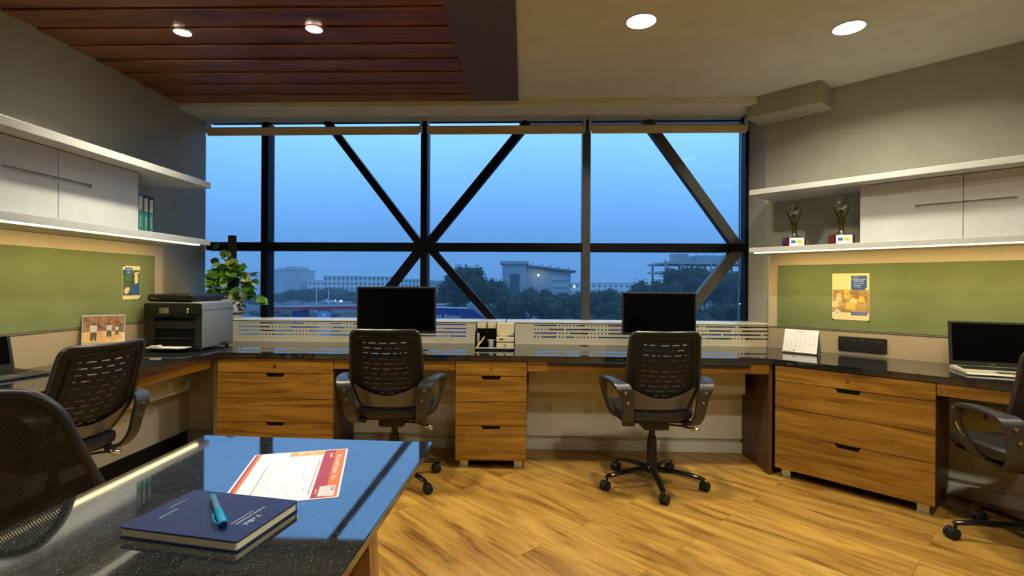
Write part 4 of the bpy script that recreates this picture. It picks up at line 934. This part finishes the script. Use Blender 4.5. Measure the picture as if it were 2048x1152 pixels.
bm = newbm(); lathe(bm, [(.070, 0), (.075, .006), (.098, .040), (.112, .085), (.112, .125), (.100, .165), (.088, .185), (.092, .205), (.086, .206), (.080, .190), (.0, .188)], 40); obj('pot', bm, POTM, t, smooth=True)
bm = newbm(); lathe(bm, [(.0795, .186), (.075, .193), (0, .196)], 24); obj('soil', bm, mat('dark_soil', (.02, .014, .01), .9, bump=.8, bscale=120), t)
bm = newbm(); lathe(bm, [(.030, .19), (.033, .20), (.031, .40), (.033, .52), (.031, .655), (.034, .662), (.028, .668), (0, .668)], 18, c=(.005, .01, 0))
for v in bm.verts: v.co += noise.noise_vector(v.co*60)*.003
obj('moss_pole', bm, mat('brown_moss', (.022, .014, .010), .95, bump=1, bscale=150), t)
LEAF = mat('green_leaf', (.10, .26, .025), .35, var=.35, vscale=14); LEAF2 = mat('yellow_green_leaf', (.34, .45, .05), .35, var=.25, vscale=14); LEAF3 = mat('dark_green_leaf', (.03, .10, .018), .4, var=.3)
def leaf(bm, p, d, up, ln, mi):
    d = d.normalized(); s = d.cross(up).normalized(); n_ = s.cross(d); rows_ = []
    for k, (f, w_) in enumerate(((0, .02), (.12, .30), (.3, .46), (.55, .40), (.8, .20), (1, .01))):
        c = p+d*ln*f-n_*ln*.22*f*f; rows_.append([bm.verts.new(c+s*ln*w_*q+n_*ln*.10*abs(q)) for q in (-1, 0, 1)])
    for a, b_ in zip(rows_, rows_[1:]):
        for k in range(2): f_ = bm.faces.new((a[k], a[k+1], b_[k+1], b_[k])); f_.material_index = mi; f_.smooth = True
rng = random.Random(11); bm = newbm(); stems = newbm()
spots = []
for k in range(88):
    z = .20+.24*rng.random()**1.2; a = rng.uniform(pi*.85, 2.15*pi) if rng.random() < .8 else rng.random()*2*pi; r_ = (.06+.085*rng.random())*(1.1-.5*(z-.2)/.3)
    spots.append((r_*cos(a)*1.1-.01, r_*sin(a)*.7, z))
spots += [(-.075, -.03, .60), (-.01, -.06, .545), (.03, -.055, .50), (-.005, -.06, .46), (.02, -.06, .42), (-.12, -.02, .485), (.06, -.03, .42), (.09, -.02, .36), (.19, -.03, .30), (.20, -.035, .36), (.17, -.03, .22), (.235, -.03, .16), (.14, -.035, .14), (.12, -.03, .24), (.25, -.02, .15), (.13, -.03, .19), (.155, -.03, .30)]
for i, s_ in enumerate(spots):
    p = Vector(s_); root = Vector((.02*cos(i), .02*sin(i)-.01, min(max(.19, p.z-.05), .60)))
    d = Vector((p.x*3+rng.uniform(-.5, .5), p.y*2-.25+rng.uniform(-.3, .3), rng.uniform(-.8, .25))); up = Vector((rng.uniform(-.3, .3), -.9, .55+rng.uniform(-.2, .3))).normalized()
    mi = 2 if (i == 93) else (1 if rng.random() < .25 else 0 if rng.random() < .8 else 2)
    leaf(bm, p, d, up, rng.uniform(.058, .085), mi)
    tube(stems, [root, (root+p)/2+Vector((0, 0, .02)), p], .0016, 5)
obj('foliage', bm, [LEAF, LEAF2, LEAF3], t); obj('stems', stems, LEAF3, t)

# ------------------------------------------------------------------ books and trophies on the shelves
TEALB = mat('teal_book_cloth', (.02, .16, .13), .5); GOLDB = mat('cream_gold_paper', (.55, .52, .36), .5); BLKB = mat('black_book_cloth', (.02, .02, .022), .5)
lbl = ('teal and cream book nearest the sliding door on the left shelf', 'teal and cream book in the middle of the left shelf row', 'teal and cream book at the open end of the left shelf row')
for k in range(3):
    t = thing('book', lbl[k], 'book', LW(.290, 3.150+.045*k, 1.5078), RL+pi/2, 'teal books on the left wall shelf')
    th_ = .042; hb = .245-.004*k; tl = Matrix.Translation((0, 0, 0)) @ Matrix.Rotation(-.05*0, 4, 'Y')
    # local: x along the wall, -y towards the room
    bm = newbm(); bx(bm, 0, .003, 0, .17, 0, hb); bx(bm, th_-.003, th_, 0, .17, 0, hb); bx(bm, 0, th_, -.003, .002, 0, hb, .001); obj('cover', bm, BLKB if k else TEALB, t)
    bm = newbm(); bx(bm, .003, th_-.003, .003, .165, .003, hb-.004); obj('pages', bm, PAGE, t)
    bm = newbm(); bx(bm, .002, th_-.012, -.0036, -.0028, .005, hb*.58); obj('spine_band', bm, TEALB, t)
    bm = newbm(); bx(bm, .002, th_-.012, -.0036, -.0028, hb*.58, hb-.02); obj('spine_title_band', bm, GOLDB, t)
    bm = newbm(); text_bm(bm, 'TAX LAW', .016, Matrix.Translation((.016, -.0040, hb*.30)) @ Matrix.Rotation(pi/2, 4, 'X') @ Matrix.Rotation(pi/2, 4, 'Z')); obj('spine_lettering', bm, GOLDB, t)
MAROON = mat('maroon_lacquer', (.10, .008, .012), .2); OLIVE = mat('dark_gold_metal', (.16, .14, .03), .2, metal=.8); CRYS = mat('cut_crystal', (.20, .20, .15), .12, metal=.6, coat=1)
def trophy(label, loc, rz):
    t = thing('trophy', label, 'trophy', loc, rz, 'trophies on the right wall shelf')
    bm = newbm(); prism(bm, [(-.062, -.045), (-.052, -.055), (.052, -.055), (.062, -.045), (.062, .045), (-.062, .045)], 0, .066); obj('plinth', bm, MAROON, t)
    bm = newbm(); bx(bm, -.046, .046, -.0565, -.0548, .006, .062); pl = obj('plate', bm, WINK, t)
    bm = newbm(); bx(bm, -.036, -.008, -.0572, -.0563, .026, .044, .001); obj('blue_emblem', bm, BLUEI, pl)
    bm = newbm(); bx(bm, -.004, .034, -.0572, -.0563, .026, .046); obj('yellow_emblem', bm, mat('yellow_print', (.75, .72, .05), .5), pl)
    bm = newbm(); text_bm(bm, 'LIC', .017, Matrix.Translation((.014, -.0576, .036)) @ Matrix.Rotation(pi/2, 4, 'X')); obj('plate_lettering', bm, BLUEI, pl)
    bm = newbm(); lathe(bm, [(.034, .066), (.030, .074), (.016, .088), (.014, .095), (0, .095)], 24); obj('collar', bm, CHROME, t, smooth=True)
    bm = newbm(); lathe(bm, [(.013, .09), (.011, .15), (.010, .20), (.014, .215), (0, .215)], 12); obj('stem', bm, OLIVE, t, smooth=True)
    for s, a in ((-1, 0), (1, 0), (1, 2.2)):
        bm = newbm(); P_ = spline([(.010, 0, .09), (.014, 0, .15), (.026, 0, .20), (.045, 0, .245), (.050, 0, .262)], 5); Rm = Matrix.Rotation(a if s > 0 else pi, 3, 'Z')
        tube(bm, [Rm @ Vector(p) for p in P_], [.007-.004*i/len(P_) for i in range(len(P_))], 8); obj('petal_arm', bm, OLIVE, t, smooth=True)
    bm = newbm(); bmesh.ops.create_icosphere(bm, subdivisions=3, radius=.046)
    for v in bm.verts: v.co = v.co+Vector((0, 0, .262))
    rr = random.Random(2)
    for f in bm.faces[:]:
        if rr.random() < .35:
            c = f.calc_center_median(); n_ = f.normal.copy(); nf = bmesh.ops.poke(bm, faces=[f]); nf['verts'][0].co += n_*.008
    obj('crystal_ball', bm, CRYS, t)
    return t
tr1 = trophy('crystal ball trophy on the right shelf nearer the window', RW(-.022, .415, 1.4705), RR+.62)
c = copy_tree(tr1); c.location = RW(.262, .415, 1.4705); c.rotation_euler = (0, 0, RR+.55); c['label'] = 'crystal ball trophy on the right shelf next to sliding door'
# ------------------------------------------------------------------ outside: street, trees, buildings, evening haze
GZ = -8.0
box('ground', mat('dark_earth', (.030, .034, .030), .9, var=.4, vscale=.05), (-420, 420, 8, 900, GZ-.5, GZ), kind='structure')
BA = mat('pale_facade', (.62, .66, .66), .8); BB = mat('grey_facade', (.30, .33, .34), .8); BC = mat('blue_grey_facade', (.26, .33, .36), .6); BD = mat('concrete', (.34, .34, .33), .9)
WIN = mat('dark_window', (.03, .04, .05), .25); LITW = emis('evening_lamp', (1, .93, .75), 60); CG = mat('lit_glass_wall', (.30, .42, .46), .3)
def building(label, x0, x1, y, dp, ht, m_, cols, rows_, ww, wh, cat='building', z_lo=0, roof=()):
    t = thing('building', label, cat, ((x0+x1)/2, y, GZ)); w_ = x1-x0
    bm = newbm(); bx(bm, -w_/2, w_/2, 0, dp, 0, ht); obj('wall', bm, m_, t)
    if roof:
        bm = newbm()
        for a, b_, h_ in roof: bx(bm, a-(x0+x1)/2, b_-(x0+x1)/2, 2, dp-2, ht, ht+h_)
        obj('roof_structure', bm, m_, t)
    if cols:
        for r_ in range(rows_):
            bm = newbm()
            for c_ in range(cols):
                cx = -w_/2+w_*(c_+.5)/cols; cz = z_lo+(ht-z_lo)*(r_+.5)/rows_
                bx(bm, cx-ww/2, cx+ww/2, -.15, .1, cz-wh/2, cz+wh/2)
            obj('window_row', bm, WIN, t)
    bm = newbm(); bx(bm, -w_/2-.4, w_/2+.4, -.5, dp, ht-.15, ht+.35); obj('parapet', bm, m_, t)
    return t
building('dark blue grey tower block with stepped roof beside the left mullion', -142, -124.5, 300, 22, 17.0, BB, 0, 0, 1, 1, roof=((-139, -134, 1.3), (-133.5, -127.5, 2.2)))
building('hazy low block at the far left behind the potted plant', -176, -149, 300, 22, 15.5, BA, 10, 4, 1.1, 1.3)
building('long white apartment block seen left of the left monitor', -92.5, -58, 250, 16, 12.8, BA, 16, 5, 1.0, 1.35, z_lo=1, roof=((-84, -79, 2.0), (-76, -70, 1.4), (-67, -63, 1.6)))
building('white apartment wing behind the left diagonal brace', -57, -42, 252, 16, 11.6, BA, 8, 5, 1.0, 1.35, z_lo=1, roof=((-52, -49, 2.2),))
building('small hazy block right of the left centre mullion', -42, -33, 262, 14, 10.8, BB, 5, 4, .9, 1.1)
building('low hazy houses between dark tower and apartment block', -120, -98, 300, 14, 11.0, BA, 9, 3, 1.2, 1.4, roof=((-117, -113, 1.2), (-108, -104, 1.8)))
building('low hazy houses far behind trees, between mullion and right monitor', 30, 76, 300, 14, 10.6, BA, 14, 3, 1.3, 1.4, roof=((36, 40, 1.4), (55, 58, 2.2), (66, 70, 1.2)))
# institute with square tower
t = thing('building', 'institute building with pale square tower and long dark roofed wing', 'building', (6.5, 130, GZ))
bm = newbm(); bx(bm, -9.0, -2.9, 0, 7, 0, 14.5); obj('tower_wall', bm, BC, t)
bm = newbm(); bx(bm, -9.6, -2.3, -.8, 7.8, 14.5, 15.2); obj('tower_roof', bm, BB, t)
bm = newbm(); bx(bm, -7.0, -4.6, -.2, .2, 4.8, 12.0); obj('tower_window', bm, WIN, t)
bm = newbm(); bx(bm, -6.7, -5.3, -.35, .2, 2.8, 5.0); obj('entrance', bm, CG, t)
bm = newbm(); prism(bm, [(-2.9, 0), (8.6, 0), (8.6, 12.2), (-2.9, 13.6)], 1.5, 16, XZ); obj('wing_wall', bm, BB, t)
bm = newbm(); prism(bm, [(-3.2, 13.6), (9.8, 12.4), (9.8, 12.9), (-3.2, 14.3)], .2, 17, XZ); obj('wing_roof', bm, WIN, t)
for k in range(4):
    bm = newbm(); bx(bm, 3.5, 8.2, 1.3, 1.6, 5.0+1.8*k, 6.1+1.8*k); obj('window_row', bm, CG, t)
bm = newbm()
for k in range(16): bx(bm, -2.6+.75*k, -2.3+.75*k, 2, 2.4, 14.0-.09*k, 14.5-.09*k+.3*(k % 3))
obj('roof_posts', bm, BB, t)
def lamp_dot(x, y, z, r_, lb, pole=True):
    t = thing('street_lamp', lb, 'lamp', (x, y, GZ), 0, 'small lit lamps outside')
    bm = newbm(); bmesh.ops.create_icosphere(bm, subdivisions=2, radius=r_); obj('globe', bm, LITW, t, loc=(0, 0, z-GZ))
    bm = newbm(); tube(bm, [(0, .05, 0), (0, .05, z-GZ)], .06, 6); obj('post', bm, BB, t)
lamp_dot(6.65, 129, 3.65, .22, 'bright point lamp in front of the institute wing'); lamp_dot(13.2, 108, .92, .18, 'small bright lamp among trees left of the third mullion')
lamp_dot(-55.4, 160, -3.95, .18, 'left and dimmer of the two lit street lamps beyond the red canopy'); lamp_dot(-53.6, 160, -4.15, .28, 'brighter right one of the two lit street lamps beyond red canopy')
# unfinished concrete frame
t = thing('unfinished_building', 'unfinished concrete frame building above the trees at far right', 'building', (43, 112, GZ))
for k, (xa, xb, z) in enumerate(((-9.6, 14, 14.0), (-9.6, 14, 12.0), (-4, 14, 9.3), (-4, 14, 6.6))):
    bm = newbm(); bx(bm, xa, xb, 0, 14, z, z+.45); obj('floor_slab', bm, BD, t)
bm = newbm(); bx(bm, -9.4, -9.0, .2, .6, 12.4, 14.9); 
for k in range(7): bx(bm, -9+k*3.2, -8.6+k*3.2, .3, .7, 0, 14.0); bx(bm, -9+k*3.2, -8.6+k*3.2, 12, 12.4, 0, 14.0)
obj('column_grid', bm, BD, t)
bm = newbm(); bx(bm, -6.6, -3.6, 2, 6, 14.4, 16.4); bx(bm, -1.8, 10, 2, 8, 14.4, 16.0); obj('top_block', bm, BB, t)
bm = newbm()
for k in range(9): bx(bm, -6+k*1.9, -5.9+k*1.9, 1, 1.1, 14.4, 16.5+(k % 3)*.3)
obj('scaffold_poles', bm, BB, t)
# fuel station canopies and hoardings
t = thing('canopy', 'long low canopy roof with a red fascia seen above the sill', 'canopy', (-22, 60, GZ))
RED = mat('red_fascia', (.50, .02, .05), .5)
bm = newbm(); prism(bm, [(-6.0, 6.02), (14, 6.35), (14, 6.75), (-6.0, 6.38)], 0, .3, XZ); obj('fascia', bm, RED, t)
bm = newbm(); prism(bm, [(-6.0, 6.02), (14, 6.35), (14, 6.70), (-6.0, 6.34)], .3, 9, XZ); obj('roof', bm, mat('dark_roof_sheet', (.12, .14, .15), .8), t)
bm = newbm(); prism(bm, [(-6.2, 6.42), (14, 6.78), (14, 6.83), (-6.2, 6.45)], -.1, .32, XZ); obj('roof_edge', bm, BA, t)
for x in (-4.0, 4.0, 12):
    bm = newbm(); bx(bm, x-.3, x+.3, 4, 4.6, 0, 6.1); obj('column', bm, BB, t)
NB = mat('navy_hoarding', (.006, .012, .16), .5)
t = thing('hoarding', 'dark navy signboard below the red fascia on the left', 'signboard', (-25.2, 60.5, GZ)); bm = newbm(); bx(bm, -.85, .85, 0, .3, 0, 5.95); obj('board', bm, NB, t)
t = thing('hoarding', 'pale blue white signboard below the red fascia beside left monitor', 'signboard', (-22.3, 60.5, GZ)); bm = newbm(); bx(bm, -.8, .8, 0, .3, 0, 6.1); obj('board', bm, mat('light_blue_board', (.20, .45, .80), .5), t)
bm = newbm(); prism(bm, [(-.1, 5.9), (.1, 5.9), (.25, 6.05), (-.2, 6.05)], -.08, 0, XZ); prism(bm, [(0, 5.3), (.15, 5.3), (.62, 6.0), (.42, 6.0), (.08, 5.55), (-.26, 6.0), (-.45, 6.0)], -.08, 0, XZ); obj('emblem', bm, WINK, t)
t = thing('hoarding', 'deep blue sloping roof sign with small lettering right of left monitor', 'signboard', (-5.6, 50, GZ))
bm = newbm(); prism(bm, [(-3.0, 0), (3.4, 0), (3.4, 5.6), (1.7, 6.82), (-3.0, 6.90)], 0, .4, XZ); obj('board', bm, NB, t)
bm = newbm(); prism(bm, [(-3.0, 6.9), (1.2, 6.82), (1.1, 6.92), (-3.0, 7.04)], -.05, .45, XZ); obj('roof_edge', bm, BA, t)
bm = newbm(); text_bm(bm, 'Hi Badger', .62, Matrix.Translation((-.55, -.05, 6.02)) @ Matrix.Rotation(pi/2, 4, 'X'), .01); obj('lettering', bm, BA, t)
for x, y, h_, lb in ((-57.5, 150, 9, 'tallest thin pale pole above the red canopy'), (-53.2, 148, 7.5, 'thin pale pole just right of the tallest one above the canopy'), (-43.5, 152, 6.5, 'short thin pole near the left monitor in the hazy street'), (-118, 260, 11.5, 'distant thin pole beside the dark tower block')):
    t = thing('street_pole', lb, 'pole', (x, y, GZ), 0, 'thin poles in the hazy street'); bm = newbm(); tube(bm, [(0, 0, 0), (0, 0, h_)], .13, 6); obj('shaft', bm, BA, t)
# trees
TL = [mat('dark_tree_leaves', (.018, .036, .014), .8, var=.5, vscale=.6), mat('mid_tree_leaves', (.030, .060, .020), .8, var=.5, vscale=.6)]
BARK = mat('tree_bark', (.05, .04, .03), .9)
def crown_mesh(seed, n=3200):
    rng = random.Random(seed); bm = newbm(); lumps = []
    for k in range(16):
        a = rng.random()*2*pi; r_ = rng.random()**.5*.62; lumps.append((Vector((r_*cos(a), r_*sin(a), rng.uniform(-.35, .55)*(1-.5*r_))), rng.uniform(.26, .42)))
    for k in range(n):
        c, R_ = lumps[rng.randrange(16)]; d = Vector((rng.gauss(0, 1), rng.gauss(0, 1), rng.gauss(0, 1))).normalized(); p = c+d*R_*(rng.uniform(.75, 1.08))
        s_ = rng.uniform(.022, .045); a = Vector((rng.gauss(0, 1), rng.gauss(0, 1), rng.gauss(0, 1))).normalized(); u_ = d.cross(a).normalized()*s_; v_ = (d.cross(u_).normalized()*s_+d*s_*.5)
        f = bm.faces.new([bm.verts.new(p+u_), bm.verts.new(p+v_), bm.verts.new(p-u_), bm.verts.new(p-v_*.8)])
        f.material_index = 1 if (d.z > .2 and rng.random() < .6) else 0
    for c, R_ in lumps:
        r2 = bmesh.ops.create_icosphere(bm, subdivisions=1, radius=R_*.86)
        for v in r2['verts']: v.co += c
    me = bpy.data.meshes.new('crown')
    bm.to_mesh(me); bm.free()
    for m_ in TL: me.materials.append(m_)
    return me
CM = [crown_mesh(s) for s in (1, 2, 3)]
tbm = newbm(); tube(tbm, [(0, 0, 0), (.02, .01, .5), (0, 0, 1)], [.06, .045, .02], 8); TM = bpy.data.meshes.new('trunk'); tbm.to_mesh(TM); tbm.free(); TM.materials.append(BARK)
def tree(x, y, top, r_, k, label, grp):
    t = thing('tree', label, 'tree', (x, y, GZ), k*1.3, grp); H_ = top-GZ
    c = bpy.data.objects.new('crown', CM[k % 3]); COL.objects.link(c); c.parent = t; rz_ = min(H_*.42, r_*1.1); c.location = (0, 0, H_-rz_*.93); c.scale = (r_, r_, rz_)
    k_ = bpy.data.objects.new('trunk', TM); COL.objects.link(k_); k_.parent = t; k_.scale = (H_*.5, H_*.5, H_-rz_)
G1 = 'distant trees in the dark tree belt'; G2 = 'dark trees below the hill of the far street'
TREES = [(-6.2, 66, 4.6, 3.6), (-3.2, 70, 3.2, 3.4), (-9.0, 72, 2.2, 3.2), (-.2, 62, .8, 3.2), (2.6, 74, 1.9, 3.4), (4.6, 66, 1.2, 3.0), (8.4, 78, 1.0, 3.6), (11.6, 82, 1.3, 3.6), (14.6, 80, 1.4, 3.4), (17.6, 78, 1.2, 3.4), (20.8, 76, 3.4, 4.0), (24.2, 74, 4.6, 4.2), (28.0, 76, 5.4, 4.4), (32.0, 74, 4.6, 4.2), (35.5, 78, 4.0, 4.4), (-4.0, 52, -1.6, 3.0), (0.6, 48, -1.8, 2.8), (5.2, 50, -1.4, 3.0), (9.6, 52, -1.0, 3.2), (14.2, 52, -.8, 3.2), (18.6, 54, -.4, 3.4), (23.4, 54, .4, 3.6), (28.5, 58, 1.0, 3.8), (6.4, 60, .2, 2.8), (12.0, 62, .2, 2.8)]
TLAB = ['tall dark tree just right of the left monitor, behind the diagonal brace', 'broad dark tree left of the institute tower', 'dark tree peeping over the right end of the left monitor', 'dark tree in front of the foot of the institute tower', 'round dark tree hiding the middle of the institute wing', 'dark tree in front of the left half of the institute wing', 'dark tree below the right end of the institute wing', 'low dark tree just right of the third mullion', 'low dark tree between third mullion and right monitor, left half', 'low dark tree between third mullion and right monitor, right half', 'green tree at the left shoulder of the tall tree group, above right monitor', 'green bushy tree directly above the right monitor', 'tallest bushy tree in front of the unfinished concrete frame', 'bushy tree behind the lower right diagonal brace', 'dark tree at the right window frame under the concrete slabs', 'nearest dark tree behind the blue roof sign', 'near dark tree above the desk organiser', 'near dark tree right of the desk organiser, below institute wing', 'near dark tree left of the third mullion foot', 'near dark tree right of the third mullion foot', 'near dark tree just left of the right monitor', 'near dark tree hidden mostly by the right monitor', 'near dark tree between right monitor and right window frame', 'dark tree below the lit lamp of the institute wing', 'dark tree below the small lamp left of third mullion']
for k, (x, y, tp_, r_) in enumerate(TREES): tree(x, y, tp_, r_, k, TLAB[k], G1)
HLAB = ['hazy tree in front of the right foot of the dark tower block', 'hazy tree topping the dark tree line right of the dark tower', 'hazy tree below the left end of the white apartment block', 'hazy tree in front of the middle of the white apartment block', 'hazy tree in front of the dark tower block', 'hazy tree at the left mullion below the dark tower', 'hazy tree below the apartment wing, by the left monitor', 'hazy tree behind the left monitor top, right of apartments', 'low hazy bush above the middle of the red canopy', 'low hazy bush above the right part of the red canopy']
for k, (x, y, tp_, r_) in enumerate([(-66, 160, .4, 8), (-58, 158, 1.2, 8), (-49, 162, -.4, 8), (-40, 160, -1.0, 8), (-74, 165, -.8, 8), (-84, 170, -2.2, 8), (-30, 150, -1.0, 7), (-22, 150, -.6, 7), (-52, 110, -4.2, 5), (-42, 112, -4.8, 5)]):
    tree(x, y, tp_, r_, k, HLAB[k], 'hazy trees beyond the red canopy')
# evening haze as a thin scattering volume
HZ = bpy.data.materials.new('evening_haze'); HZ.use_nodes = True; nt = HZ.node_tree; nt.nodes.clear()
o_ = nt.nodes.new('ShaderNodeOutputMaterial'); vs_ = nt.nodes.new('ShaderNodeVolumeScatter'); vs_.inputs['Density'].default_value = .0013; vs_.inputs['Color'].default_value = (.75, .88, 1, 1); nt.links.new(vs_.outputs[0], o_.inputs['Volume'])
bm = newbm(); bx(bm, -420, 420, 9, 700, GZ+.05, 30); q = obj('haze', bm, HZ); tag(q, 'blue evening haze over the city beyond the window', 'haze', kind='stuff'); q['kind'] = 'stuff'
